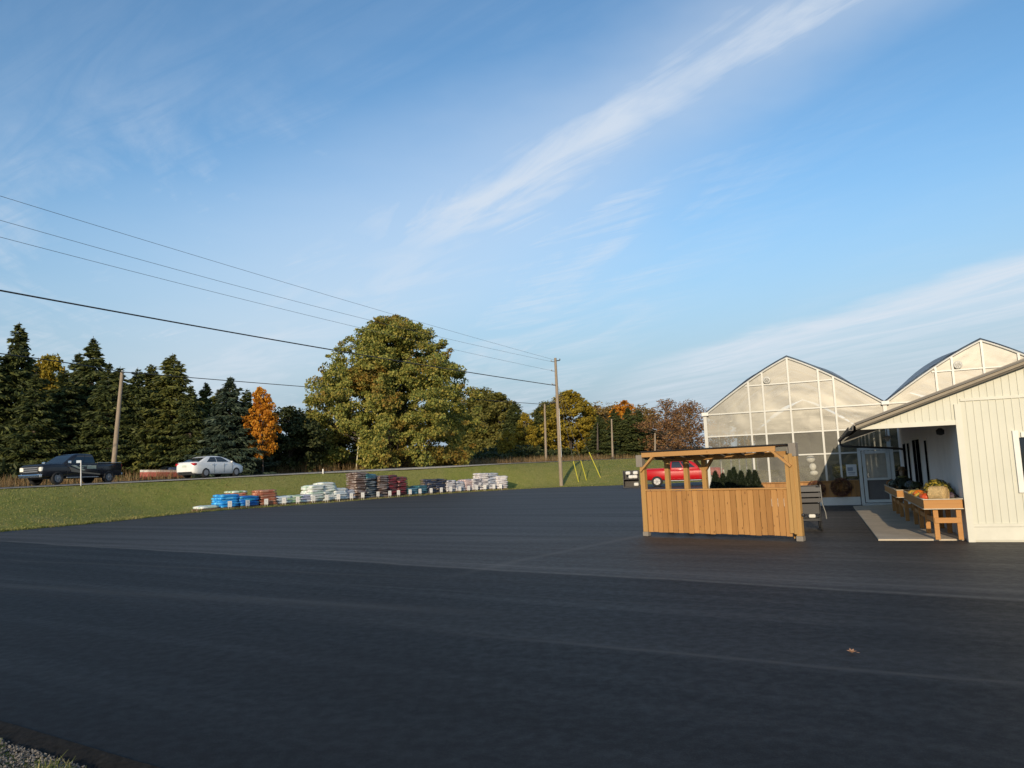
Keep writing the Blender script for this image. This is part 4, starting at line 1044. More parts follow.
wire(lq + Vector((0, 0, 9.0)), lb + ld, D(30, 357.5, lb.y - 9), .034, 'thick lower cable left of the leaning pole behind the pickup')
wire(lb + ld, sb + sd_ + Vector((0, 0, -.05)), D(300, 386.3, 70), .034, 'thick lower cable from the leaning pole towards the street light pole')
# guy wires with yellow guards
for (x0, y0), (x1, y1), lab in (((578.3, 477.5), (573.3, 461), 'yellow guy wire guard nearest the tallest pole'), ((586, 472), (580.8, 460.5), 'shortest yellow guy wire guard, middle of three'), ((600.5, 478.5), (589, 452), 'longest yellow guy wire guard, right of three')):
    yb = 69 + (x0 - 578) * .05; bq = D(x0, y0, yb); bq.z = tz(bq.x, bq.y); tq = D(x1, y1, yb - .4)
    g = thing('guy_wire', lab, 'guy wire', bq, 0, 'guy wires of the tallest pole'); dd = tq - bq
    MB().tube([dd * -.05, dd], .040, 8).build('guard', 'yellow', g)
    MB().tube([dd * .9, (Vector(pc) + d * .80) - bq], .010, 5).build('cable', 'wire_thin', g)
# roadside markers
def stake(name, label, px, py0, py1, y, r, mat, cat='marker post', plate=None, lean=0):
    bq = D(px, py0, y); bq.z = min(bq.z, tz(bq.x, y)) if abs(bq.z - tz(bq.x, y)) < .8 else tz(bq.x, y); tq = D(px + lean, py1, y)
    t = thing(name, label, cat, bq); dd = tq - bq
    MB().box(dd / 2 - Vector((0, 0, .06)), (2 * r, 2 * r, dd.length + .12), dd.to_track_quat('Z', 'Y').to_matrix()).build('post', mat, t)
    if plate: MB().box(dd + Vector(plate[0]), plate[1], bevel=.01).build('plate', plate[2], t)
    return t
mp = road_obj(81, .15); stake('road_marker', 'white marker post with a small side plate in front of the dark pickup', 81, 487, 460.5, mp.y, .024, simple('grey_white_post', (.50, .50, .50), .6), plate=((-.13, 0, -.06), (.26, .03, .15), simple('pale_blue_plate', (.42, .50, .58), .5)))
mp = road_obj(323, .2); stake('road_marker', 'tiny white reflector post at the road edge left of the brown bag stacks', 323, 475, 469, mp.y, .04, 'white')
mp = road_obj(356, -10.5); stake('marker_pole', 'thin pale pole leaning in front of the big maple', 355.5, 470, 434, mp.y, .045, simple('pale_pole', (.45, .42, .28), .6), lean=4)

# ------------------------------------------------------------------ pallets of bagged goods
def bag_mesh(name, mat, lx=1.04, ly=.50, lz=.15, seed=0):
    g = np.random.default_rng(seed); bm = bmesh.new(); bmesh.ops.create_cube(bm, size=1)
    bmesh.ops.subdivide_edges(bm, edges=bm.edges[:], cuts=5, use_grid_fill=True)
    ph = g.uniform(0, 6, 4)
    for v in bm.verts:
        x, y, z = v.co * 2
        ex = (1 - abs(x) ** 5) ** .5 if abs(x) < 1 else 0; ey = (1 - abs(y) ** 4) ** .5 if abs(y) < 1 else 0
        th = .50 + .50 * max(0, ex * ey)
        v.co = Vector((x * lx / 2 * (1 - .03 * abs(y)), y * ly / 2 * (1 - .03 * abs(x)), z * lz / 2 * th + .010 * math.sin(7 * x + ph[0]) * ey + .008 * math.sin(9 * y + ph[1] + 3 * x)))
    for f in bm.faces: f.smooth = True
    me = bpy.data.meshes.new(name); bm.to_mesh(me); bm.free(); me.materials.append(mat); return me
def bagmat(name, col, mark, f0=.55, rough=.35):
    a = Mat(name); co = a.co(); oi = a.n('ShaderNodeObjectInfo').outputs['Random']
    v = a.n('ShaderNodeTexVoronoi', feature='F1', distance='CHEBYCHEV'); add = a.n('ShaderNodeVectorMath', operation='ADD'); a.L.new(a.map(co, (1.0, 2.2, 1.6)), add.inputs[0])
    cm = a.n('ShaderNodeCombineXYZ'); a.L.new(a.math('MULTIPLY', oi, 9.), cm.inputs[0]); a.L.new(a.math('MULTIPLY', oi, 5.), cm.inputs[1]); a.L.new(cm.outputs[0], add.inputs[1])
    a.L.new(add.outputs[0], v.inputs[0]); v.inputs['Scale'].default_value = 2.6
    sepc = a.n('ShaderNodeSeparateColor'); a.L.new(v.outputs['Color'], sepc.inputs[0])
    c = a.mix(a.rng(sepc.outputs[0], f0, f0 + .06), col, mark)
    c = a.mix(a.math('MULTIPLY', oi, .45), c, tuple(k * .55 for k in col))
    cr2 = a.noise(co, 14, 4, .6); a.bump(cr2, .4, .012); return a.done(c, rough)
BM_ = {k: bagmat(k + '_bag', *v) for k, v in {
 'sky_blue': ((.03, .33, .80), (.14, .56, .90), .6), 'deep_blue': ((.018, .17, .55), (.05, .34, .55), .6), 'rust': ((.48, .16, .085), (.60, .32, .20), .5),
 'white': ((.80, .82, .78), (.50, .64, .54), .62), 'pale_blue': ((.58, .66, .70), (.80, .82, .80), .5), 'pale_green': ((.70, .78, .66), (.24, .44, .20), .62), 'white_grey': ((.76, .77, .80), (.36, .38, .50), .6),
 'brown': ((.155, .105, .085), (.30, .25, .23), .55), 'slate': ((.06, .08, .095), (.20, .22, .23), .55), 'red': ((.24, .035, .045), (.10, .055, .05), .5), 'teal': ((.04, .15, .19), (.10, .22, .30), .5),
 'navy': ((.035, .045, .085), (.16, .13, .10), .6), 'speckled': ((.68, .65, .65), (.18, .17, .20), .5), 'pink': ((.70, .54, .50), (.36, .31, .36), .5), 'grey_blue': ((.36, .39, .45), (.62, .60, .62), .5), 'pale': ((.74, .70, .68), (.50, .47, .50), .5)}.items()}
BMESH = {}
def bagm(kind, v):
    if (kind, v) not in BMESH: BMESH[kind, v] = bag_mesh('bag', BM_[kind], seed=hash(kind) % 97 + v)
    return BMESH[kind, v]
pm = MB()
for k in range(6): pm.box((0, -.46 + k * .184, .125), (1.10, .125, .02))
for yy in (-.46, 0, .46): pm.box((0, yy, .065), (1.10, .09, .09))
for k in (-.46, 0, .46): pm.box((0, k, .012), (1.10, .11, .018))
PAL = pm.mesh('pallet', 'pallet')
# row line: surveyed columns of the row and the lot edge beneath them
rowpx = [(205, 511.5), (226, 510.2), (246, 508.4), (264, 506.8), (280, 505.4), (291, 504.4), (303, 503.4), (313, 502.4), (325, 501.4), (336, 500.5), (346, 499.5), (356, 498.7), (367, 497.8), (378, 496.8), (389, 496.0), (399, 495.2), (409, 494.3), (419, 493.5), (429, 492.8), (438, 492.0), (448, 491.2), (457, 490.6), (466, 489.8), (474, 489.2), (482, 488.6), (491, 488.0), (500, 487.4)]
KINDS = [('white', 1, 'scattered'), ('sky_blue', 5, ''), ('deep_blue', 4, ''), ('rust', 6, ''), ('pale_blue', 3, ''), ('pale_green', 3, ''), ('white_grey', 3, ''), ('white', 7, ''), ('white', 8, ''), ('pale_blue', 5, ''), ('white_grey', 4, 'heap'),
         ('brown', 12, ''), ('slate', 11, ''), ('brown', 10, ''), ('red', 10, ''), ('red', 9, ''), ('teal', 3, ''), ('teal', 4, ''), ('navy', 7, ''), ('navy', 7, 'heap'), ('speckled', 6, ''), ('grey_blue', 5, ''), ('pink', 6, ''), ('speckled', 6, ''), ('pale', 9, ''), ('grey_blue', 9, ''), ('pale', 7, '')]
DESC = ['the low pallet at the left end of the row', 'the bright blue stack at the left of the row', 'the darker blue stack beside the bright blue one', 'the rust orange stack', 'the low pale blue stack right of the rust orange one', 'the low white and green stack', 'the low stack left of the tall white ones', 'the left of the two tall white stacks', 'the right of the two tall white stacks', 'the pale blue stack right of the tall white ones', 'the small white heap left of the tall brown stack',
        'the tallest brown stack', 'the tall slate stack with a teal top', 'the brown stack left of the red ones', 'the left red stack', 'the right red stack', 'the low teal stack right of the red ones', 'the teal stack left of the navy mound', 'the left half of the navy mound', 'the right half of the navy mound', 'the speckled white stack right of the navy mound', 'the low grey blue stack in the right half of the row', 'the pinkish stack', 'the speckled stack left of the tall pale ones', 'the tall pale stack near the right end', 'the tall grey blue stack near the right end', 'the pale stack at the right end of the row']
BAGDESC = {'sky_blue': 'bright blue plastic bag', 'deep_blue': 'darker blue plastic bag', 'rust': 'rust orange bag', 'white': 'white plastic bag', 'pale_blue': 'pale blue bag', 'pale_green': 'white and green bag', 'white_grey': 'white and grey bag', 'brown': 'brown soil bag', 'slate': 'slate grey bag', 'red': 'dark red mulch bag', 'teal': 'teal bag', 'navy': 'navy and brown bag', 'speckled': 'speckled white bag', 'pink': 'pinkish pale bag', 'grey_blue': 'grey blue bag', 'pale': 'pale bag'}
def proj_px(p):
    v = Vector(p) - Vector((0, 0, EYE)); return FPX * v.dot(_r) / v.dot(_f) + 512
_seg = []
for (x1, y1), (x2, y2) in zip(EDGE[5:14], EDGE[6:15]):
    for k in range(60): _seg.append((x1 + (x2 - x1) * k / 60, y1 + (y2 - y1) * k / 60))
_spx = np.array([proj_px((x, y, 0)) for x, y in _seg]); _seg = np.array(_seg)
_ker = np.ones(91) / 91; _pad = np.pad(_seg, ((45, 45), (0, 0)), mode='edge'); _sm = np.stack([np.convolve(_pad[:, k], _ker, 'valid') for k in (0, 1)], 1)
_tg = np.gradient(_sm, axis=0); _tg = _tg / np.linalg.norm(_tg, axis=1)[:, None]; _nm = np.stack([-_tg[:, 1], _tg[:, 0]], 1)
def edge_at(px, off):
    q = _sm + _nm * off; v = np.concatenate([q, np.full((len(q), 1), -EYE)], 1)
    qx = FPX * (v @ np.array(_r)) / (v @ np.array(_f)) + 512; return _sm[int(np.argmin(np.abs(qx - px)))]
rowp = [edge_at(px, 1.15) for px, py in rowpx]
cardm = MB(); cardm.box((0, 0, .50), (.36, .018, .42), bevel=.004); CARD0 = None
nbag = 0
def row_frame(i):
    a = rowp[max(0, i - 1)]; b = rowp[min(len(rowp) - 1, i + 1)]; tdir = (b - a) / np.hypot(*(b - a)); nrm = np.array([-tdir[1], tdir[0]])
    return tdir, nrm
for i, ((kind, ly, mode), p, dsc) in enumerate(zip(KINDS, rowp, DESC)):
    tdir, nrm = row_frame(i); rz = math.atan2(tdir[1], tdir[0]); g = np.random.default_rng(100 + i)
    c = p + nrm * (1.15 + g.uniform(-.06, .06)); gz = tz(*c) - .01
    po = link('pallet', PAL); po.location = (c[0], c[1], gz); po.rotation_euler = (0, 0, rz + g.uniform(-.03, .03)); po.scale = (1.08 if i < 12 else .96, 1, 1)
    tag(po, 'wooden pallet under ' + dsc if i else 'nearly empty wooden pallet at the left end of the row', 'pallet', 'wooden pallets along the lot edge')
    wsc = 1.17 if i < 12 else 1.06
    for l in range(ly):
        for s in ((-1, 1) if ly < 7 or l >= ly - 2 else (-1, 1)):
            if mode == 'heap' and l >= ly - 2 and s == 1: continue
            if ly > 8 and s == 1 and l < ly - 2: continue      # the back rank of the tall stacks is built as one deep bag per layer
            deep = ly > 8 and l < ly - 2
            off = np.array([g.normal() * .025, (0 if deep else s * .25) + g.normal() * .02])
            if mode == 'scattered': off = np.array([.05 * s, s * .24])
            if mode == 'heap': off[0] *= 3
            o = link('bag', bagm(kind if not (i == 12 and l >= 9) else 'teal', int(g.integers(0, 3)))); nbag += 1
            w_ = c + tdir * off[0] + nrm * off[1]
            o.location = (w_[0], w_[1], gz + .135 + .085 + l * .148); jt = 2.2 if ly > 6 else 1.2; o.rotation_euler = (g.normal() * .02 * jt, g.normal() * .018 * jt, rz + g.normal() * .04 * jt + (math.pi if g.uniform() > .5 else 0))
            o.scale = (wsc * g.uniform(.95, 1.03), (1.92 if deep else 1.0) * g.uniform(.95, 1.04), g.uniform(1.08, 1.25))
            tag(o, BAGDESC['teal' if (i == 12 and l >= 9) else kind] + (' lying on ' if mode == 'scattered' else ' in ') + dsc, 'bag', 'bags of ' + dsc if not (i == 12 and l >= 9) else 'teal bags topping ' + dsc)
# second rank behind the blue stacks: rust bags with a pale green top
c = rowp[2] + row_frame(2)[1] * 2.25; tdir, nrm = row_frame(2); rz = math.atan2(tdir[1], tdir[0]); gz = tz(*c) - .01
po = link('pallet', PAL); po.location = (c[0], c[1], gz); po.rotation_euler = (0, 0, rz); tag(po, 'wooden pallet in the second rank behind the blue stacks', 'pallet', 'wooden pallets along the lot edge')
for l in range(7):
    for s in (-1, 1):
        kd = 'pale_green' if l == 6 else 'rust'; o = link('bag', bagm(kd, l % 3)); o.location = (c[0] + nrm[0] * s * .25, c[1] + nrm[1] * s * .25, gz + .21 + l * .128); o.rotation_euler = (0, 0, rz + random.gauss(0, .03))
        tag(o, ('white and green bag on top' if l == 6 else 'rust orange bag') + ' of the rear stack behind the blue bags', 'bag', ('green topping' if l == 6 else 'rust') + ' bags of the rear stack'); nbag += 1
# price cards
sgn = [230, 248, 266, 283.5, 297.5, 313.5, 326.5, 338.5, 351, 363.4, 378, 390, 398, 410, 420.5, 431, 441, 451, 460, 469, 476.5, 485, 494, 500.5]
cpx = np.array([a for a, b in rowpx]); cpy = np.array([b for a, b in rowpx])
near_ = ['in front of ' + s for s in ()]
cm0 = None
for i, px in enumerate(sgn):
    p = edge_at(px, .42); k = int(np.argmin(np.abs(cpx - px))); tdir, nrm = row_frame(k); p = p + nrm * .42; gz = tz(*p) - .01
    lab = 'white price card before ' + DESC[k]
    if cm0 is None:
        t = thing('price_card', lab, 'sign', (p[0], p[1], gz), 0, 'price cards along the pallets')
        m = MB(); m.box((0, 0, .34), (.23, .016, .34)); m.box((.0, -.0095, .38), (.11, .003, .12), mi=1); m.box((0, -.0095, .25), (.15, .003, .025), mi=1); m.build('card', ['card', simple('pale_ink', (.48, .48, .48), .7)], t)
        m = MB(); m.box((-.07, .014, .2), (.02, .012, .46)); m.box((.07, .014, .2), (.02, .012, .46)); m.build('stake', 'white', t); cm0 = t; t.rotation_euler = (0, 0, math.atan2(-p[0], p[1]) * .5 + math.atan2(tdir[1], tdir[0]) * .5)
    else: dup(cm0, (p[0], p[1], gz), math.atan2(tdir[1], tdir[0]) - .45 + random.gauss(0, .08), lab)

# ------------------------------------------------------------------ tables and produce under the porch
def sp_pt(x, y, z=0): return B0 + ER * x + ED * y + Vector((0, 0, z))
def make_table(y0, ln_, label, x_r=-.02, wd=.74, h=.78):
    t = thing('display_table', label, 'table', sp_pt(x_r - wd, y0, .03), BRZ); h -= .03
    m = MB(); m.box((wd / 2, ln_ / 2, h - .065), (wd - .06, ln_ - .06, .025)); m.build('table_top', 'wood_table', t)
    for nm, c, s in (('end_board', (wd / 2, 0, h - .085), (wd, .035, .165)), ('end_board', (wd / 2, ln_, h - .085), (wd, .035, .165)), ('side_board', (.018, ln_ / 2, h - .085), (.035, ln_ - .04, .165)), ('side_board', (wd - .018, ln_ / 2, h - .085), (.035, ln_ - .04, .165))):
        b = MB().box(c, s, bevel=.004).build(nm, 'wood_table', t)
    cp_ = MB()
    for zz in (h + .006, h - .172):
        cp_.box((wd / 2, -.022 + .01, zz), (wd + .02, .06, .014)); cp_.box((.01, ln_ / 2, zz), (.055, ln_ - .04, .014)); cp_.box((wd - .01, ln_ / 2, zz), (.055, ln_ - .04, .014))
    cp_.build('edge_strip', simple('pale_edge', (.55, .47, .34), .6), t)
    for yy in (.09, ln_ * .38, ln_ * .68, ln_ - .12):
        for xx in (.19, wd - .07): MB().box((xx, yy, (h - .17) / 2), (.085, .085, h - .17), bevel=.005).build('leg', 'wood_table', t)
    MB().box((.5 * wd + .06, .04, .36), (wd - .20, .035, .10), bevel=.004).build('stretcher', 'wood_table', t)
    MB().box((.19, ln_ / 2, .34), (.035, ln_ - .3, .09), bevel=.004).build('stretcher', 'wood_table', t)
    return t, h + .03 - .0525
T1Y = .06
t1, th1 = make_table(T1Y, 3.7, 'long wooden display table with pumpkins at the corner of the shop', -.03, .64)
t2, th2 = make_table(4.55, 3.9, 'wooden display table deeper under the porch beside the shop doors')
MT['pumpkin'] = simple('pumpkin_skin', (.62, .16, .018), .45, var=.2); MT['squash'] = simple('yellow_squash', (.66, .42, .06), .45, var=.2); MT['redpk'] = simple('red_pumpkin', (.52, .07, .015), .4, var=.15); MT['stem'] = simple('stem', (.10, .10, .04), .8)
def pumpkin(x, y, z, r, mat, label, name='pumpkin', sq=.78):
    t = thing(name, label, 'pumpkin' if name == 'pumpkin' else 'squash', sp_pt(x, y, z), random.uniform(0, 6)); rings = []
    for i in range(1, 12):
        a = math.pi * i / 12
        rings.append([Vector((r * math.sin(a) * math.cos(b) * (1 - .09 * (math.cos(b * 9) * .5 + .5) ** 3), r * math.sin(a) * math.sin(b) * (1 - .09 * (math.cos(b * 9) * .5 + .5) ** 3), r * sq * (1 - math.cos(a) * (1 - .15 * math.sin(a))) - r * .02)) for b in [2 * math.pi * k / 36 for k in range(36)]])
    MB().loft(rings).build('skin', mat, t)
    MB().tube([(0, 0, r * sq * 1.9), (.01, .005, r * sq * 2.1), (.03, .01, r * sq * 2.25)], [r * .13, r * .09, r * .07], 6).build('stem', 'stem', t)
pumpkin(-0.57, .52, th1, .105, 'redpk', 'red orange pumpkin at the near end of the table, left of the straw bale')
pumpkin(-0.54, .86, th1, .12, 'pumpkin', 'orange pumpkin behind the red orange one on the near table')
pumpkin(-0.58, 1.55, th1, .12, 'pumpkin', 'orange pumpkin nearest the left edge of the near table')
pumpkin(-0.38, 1.15, th1, .11, 'redpk', 'small red pumpkin behind the straw bale')
pumpkin(-0.61, 1.22, th1, .09, 'squash', 'small yellow squash between the orange pumpkins', 'squash')
pumpkin(-0.58, 2.05, th1, .105, 'squash', 'yellow squash behind the leftmost orange pumpkin', 'squash')
pumpkin(-0.40, 1.75, th1, .10, 'squash', 'yellow squash in front of the yellow flowers', 'squash')
pumpkin(-0.61, 2.5, th1, .09, 'squash', 'yellow squash farthest back along the table edge', 'squash')
bl = thing('straw_bale', 'small round straw bale lying on the near end of the table', 'straw bale', sp_pt(-.36, .42, th1), BRZ - R(30))
g = np.random.default_rng(5)
m = MB(); m.lathe([(.02, -.135), (.115, -.135), (.138, -.115), (.146, 0), (.138, .115), (.115, .135), (.02, .135)], (0, 0, .14), 22, axis='x'); m.build('bale', 'straw', bl)
n_ = 2600; a_ = g.uniform(0, 6.283, n_); xx = g.uniform(-.13, .13, n_); rr = .144 + g.uniform(-.004, .012, n_)
cc = np.stack([xx, rr * np.cos(a_), .14 + rr * np.sin(a_)], 1); tan = np.stack([g.normal(size=n_) * .5, -np.sin(a_), np.cos(a_)], 1); tan /= np.linalg.norm(tan, axis=1)[:, None]
nr = np.stack([np.zeros(n_), np.cos(a_), np.sin(a_)], 1); bb = np.cross(tan, nr)
link('straw_ends', fast_quads('straw_ends', diamonds(cc, tan * .035, bb * .0035), [simple('loose_straw', (.60, .43, .20), .85, var=.3, scale=30)]), bl)
m = MB()
for x_ in (-.06, .06): m.tube([(x_, .15 * math.cos(a), .14 + .15 * math.sin(a)) for a in np.linspace(0, 6.283, 25)], .004, 5)
m.build('twine', simple('twine', (.30, .20, .08), .9), bl)
def flower_pot(x, y, z, label, cols, r=.17, h=.2, potc='black_plastic', cat='potted plant', dome=.9, n=900, fol='dark', stuffs=.025):
    t = thing('potted_plant', label, cat, sp_pt(x, y, z)); MB().lathe([(.001, 0), (r * .6, 0), (r * .82, h), (r * .88, h), (r * .88, h - .02)], n=14).build('pot', potc, t)
    g = np.random.default_rng(int(abs(x * 1000) + y * 77)); u_ = rand_unit(n, g); u_[:, 2] = np.abs(u_[:, 2]); c = u_ * (r * 1.35 * g.uniform(.75, 1.03, n))[:, None] * np.array([1, 1, dome]) + [0, 0, h * .95]
    a = np.cross(u_, rand_unit(n, g)); a /= np.linalg.norm(a, axis=1)[:, None]; b = np.cross(u_, a); mi = (g.uniform(size=n) < .6).astype(np.int32)
    link('foliage', fast_quads('foliage', diamonds(c, a * stuffs, b * stuffs * .8), [LM[fol], simple('petals', cols, .6, var=.25)], mi), t)
flower_pot(-0.24, 1.55, th1, 'potted yellow mums behind the straw bale', (.36, .27, .03), .2, .16)
flower_pot(-0.22, 1.0, th1, 'second potted yellow mums nearer the straw bale', (.32, .25, .03), .15, .14)
pt_ = thing('planter_bowl', 'small pale wooden bowl in front of the yellow mums', 'bowl', sp_pt(-.40, 1.36, th1)); MB().lathe([(.001, 0), (.10, 0), (.15, .10), (.16, .10), (.12, .02), (.001, .02)], n=16).build('bowl', simple('pale_bowl', (.5, .38, .22), .7), pt_)
flower_pot(-0.12, .62, th1, 'small dark purple plant right of the straw bale', (.08, .05, .07), .085, .06, n=300)
for y_, x_, lab, col, rr2 in ((5.0, -.28, 'dark leafy pot at the near end of the far table', (.06, .08, .04), .11), (6.0, -.30, 'blue grey potted plant in the middle of the far table', (.14, .17, .20), .11), (7.9, -.62, 'small potted orange flowers at the far end of the far table', (.40, .15, .03), .10), (7.2, -.62, 'pale grey potted plant at the left edge of the far table', (.24, .27, .24), .10)):
    flower_pot(x_, y_, th2, lab, col, rr2, .11, 'grey_metal' if 'grey' in lab else 'black_plastic')
# scarecrow doll seated on the far table
sc_t = thing('scarecrow_doll', 'scarecrow doll with a straw hat and dark hair seated on the far table', 'scarecrow', sp_pt(-.42, 6.75, th2), BRZ + math.pi)
def skin(name, joints, bones, mat, parent, sub=2):
    me = bpy.data.meshes.new(name); me.from_pydata([j[0] for j in joints], bones, []); o = link(name, me, parent)
    md = o.modifiers.new('skin', 'SKIN'); md.use_smooth_shade = True
    for i, j in enumerate(joints):
        me.skin_vertices[0].data[i].radius = j[1] if hasattr(j[1], '__len__') else (j[1], j[1])
    me.skin_vertices[0].data[0].use_root = True
    o.modifiers.new('sub', 'SUBSURF').levels = sub
    bpy.context.view_layer.update(); dg = bpy.context.evaluated_depsgraph_get(); m2 = bpy.data.meshes.new_from_object(o.evaluated_get(dg)); o.modifiers.clear(); o.data = m2; m2.materials.clear(); m2.materials.append(mat if not isinstance(mat, str) else MT[mat]); return o
cloth = simple('dark_olive_cloth', (.035, .045, .028), .9); face = simple('tan_cloth', (.46, .35, .25), .85)
skin('body', [((0, 0, .06), (.11, .09)), ((0, 0, .18), (.11, .085)), ((0, 0, .29), (.10, .07)), ((0, 0, .345), .035), ((.14, 0, .27), .045), ((.20, .05, .16), .036), ((.12, .13, .08), .03), ((-.14, 0, .27), .045), ((-.20, .05, .16), .036), ((-.12, .13, .08), .03), ((.08, .16, .05), .06), ((-.08, .16, .05), .06), ((.09, .34, .045), .045), ((-.09, .34, .045), .045)],
     [(0, 1), (1, 2), (2, 3), (2, 4), (4, 5), (5, 6), (2, 7), (7, 8), (8, 9), (0, 10), (0, 11), (10, 12), (11, 13)], cloth, sc_t)
hd_ = MB().ball((0, 0, .435), (.078, .085, .105), 18, 14).build('head', face, sc_t)
fc = MB()
for s in (1, -1): fc.ball((s * .03, .077, .45), (.011, .008, .011), 8, 6)
fc.tube([(-.03, .076, .395), (0, .083, .388), (.03, .076, .395)], .004, 5); fc.ball((0, .088, .425), (.010, .012, .014), 8, 6); fc.build('face_features', 'black_plastic', hd_)
g = np.random.default_rng(9); n_ = 500; a_ = g.uniform(R(150), R(390), n_); zz = g.uniform(.30, .50, n_); cc = np.stack([.098 * np.cos(a_) * g.uniform(.9, 1.25, n_), .095 * np.sin(a_) * g.uniform(.9, 1.2, n_), zz], 1)
dv = np.tile(np.array([[0, 0, -1.]]), (n_, 1)) + g.normal(size=(n_, 3)) * .25
link('hair', fast_quads('hair', diamonds(cc, dv * .06, rand_unit(n_, g) * .012), [simple('dark_hair', (.016, .012, .010), .8)]), sc_t)
MB().lathe([(.001, .60), (.06, .598), (.085, .57), (.095, .515), (.17, .50), (.175, .492), (.09, .495), (.001, .50)], n=20).build('hat', simple('hat_straw', (.20, .13, .065), .9, var=.3, scale=30), sc_t)
MB().tube([(.10 * math.cos(a), .085 * math.sin(a), .325) for a in np.linspace(0, 6.283, 13)], .028, 6).build('collar', simple('olive_scarf', (.20, .19, .07), .9), sc_t)

# wreaths hung on the greenhouse skirt
def wreath(x, z, r, lab):
    t = tag(None or bpy.data.objects.new('vine_wreath', None), lab, 'wreath', 'vine wreaths on the board skirt'); C.objects.link(t); t.location = gh_pt(x, -.16, z); t.rotation_euler = (0, 0, BRZ)
    g = np.random.default_rng(int(x * 100)); m = MB()
    for k in range(46):
        ph = g.uniform(0, 6.28); el = g.uniform(.55, 1.02); dy = g.normal() * .03; ax_ = g.uniform(.75, 1.02)
        m.tube([(r * el * math.cos(a + ph) * (1 + .05 * math.sin(3 * a + k)), dy + .03 * math.sin(2 * a + k), r * el * ax_ * math.sin(a + ph)) for a in np.linspace(0, g.uniform(3, 6), 15)], g.uniform(.004, .009), 4, mi=int(k % 4 == 0))
    m.build('vines', [simple('vine', (.12, .062, .035), .9), simple('red_vine', (.20, .065, .045), .9)], t)
    n_ = 260; th = g.uniform(0, 6.28, n_); rr = r * g.uniform(.25, 1.0, n_); c = np.stack([rr * np.cos(th), g.normal(size=n_) * .03 - .03, rr * np.sin(th)], 1)
    link('leaves', fast_quads('leaves', diamonds(c, rand_unit(n_, g) * .04, rand_unit(n_, g) * .03), [LM['russet']]), t)
wreath(4.42, .62, .34, 'large round vine wreath leaning beside the greenhouse door'); wreath(3.62, .58, .30, 'round vine wreath half hidden by the black cart')
wreath(1.75, .56, .22, 'small vine wreath on the skirt seen through the stall opening')

# row of potted evergreens behind the stall
g = np.random.default_rng(77)
sh_lab = ['leftmost small evergreen seen through the stall opening', 'short evergreen second from the left in the stall opening', 'evergreen third from the left in the stall opening', 'tallest evergreen in the stall opening', 'evergreen right of the tallest in the stall opening', 'evergreen second from the right in the stall opening', 'rightmost small evergreen in the stall opening']
shr = None
for (px, top, y), lab in zip(((717, 472.5, 20.6), (724.5, 474.5, 20.9), (731.5, 471.5, 20.3), (736, 468.5, 20.8), (743, 472, 20.4), (751, 471, 20.7), (757, 471.5, 20.2)), sh_lab):
    b = D(px, 500, y); b.z = 0; h = D(px, top, y).z
    if shr is None:
        tr, P = make_spruce(91, 1.25, .24, 1.0, .62); shr = thing('potted_evergreen', lab, 'shrub', b, 0, 'potted evergreens behind the stall')
        n_ = 2600; kz = g.uniform(0, 1, n_) ** .8; rr = .24 * (1 - kz ** 1.6) * g.uniform(.5, 1.05, n_) ** .5 + .01; th = g.uniform(0, 6.28, n_)
        c = np.stack([rr * np.cos(th), rr * np.sin(th), .2 + kz * 1.05], 1); a_ = np.stack([np.cos(th) * .4, np.sin(th) * .4, np.ones(n_)], 1) + g.normal(size=(n_, 3)) * .25
        link('foliage', fast_quads('foliage', diamonds(c, a_ * .05, rand_unit(n_, g) * .016), [leafmat('dark_arborvitae', [(0, (.006, .011, .006)), (.5, (.012, .020, .009)), (1, (.024, .034, .013))], trans=.08)]), shr)
        MB().tube([(0, 0, .2), (0, 0, 1.15)], [.018, .006], 6).build('trunk', 'bark', shr)
        MB().lathe([(.001, 0), (.11, 0), (.145, .25), (.155, .25), (.15, .22), (.001, .22)], n=14).build('pot', 'black_plastic', shr); shr.scale = (1.15, 1.15, h / 1.25)
    else: dup(shr, b, random.uniform(0, 6), lab, (1.15, 1.15, h / 1.25))
for k, (px, y) in enumerate(((724, 20.0), (733, 19.8), (742, 19.9), (752, 19.7))):
    b = D(px, 500, y); t = thing('potted_plant', ['leftmost', 'second', 'third', 'rightmost'][k] + ' low bright green plant in front of the small evergreens', 'potted plant', (b.x, b.y, 0), 0, 'low green plants in front of the evergreens')
    MB().lathe([(.001, 0), (.12, 0), (.15, .22), (.16, .22), (.15, .2), (.001, .2)], n=14).build('pot', 'black_plastic', t)
    n_ = 420; th = g.uniform(0, 6.28, n_); ln_ = g.uniform(.5, .92, n_); out_ = g.uniform(.05, .3, n_); c = np.stack([out_ * np.cos(th) * .6, out_ * np.sin(th) * .6, .2 + ln_ * .4], 1); a_ = np.stack([out_ * np.cos(th), out_ * np.sin(th), ln_ * .5], 1) * .8
    link('leaves', fast_quads('leaves', diamonds(c, a_ * .75, np.stack([-np.sin(th), np.cos(th), 0 * th], 1) * .012), [leafmat('bright_grass_leaf', [(0, (.05, .09, .015)), (.5, (.09, .14, .02)), (1, (.14, .18, .03))])]), t)

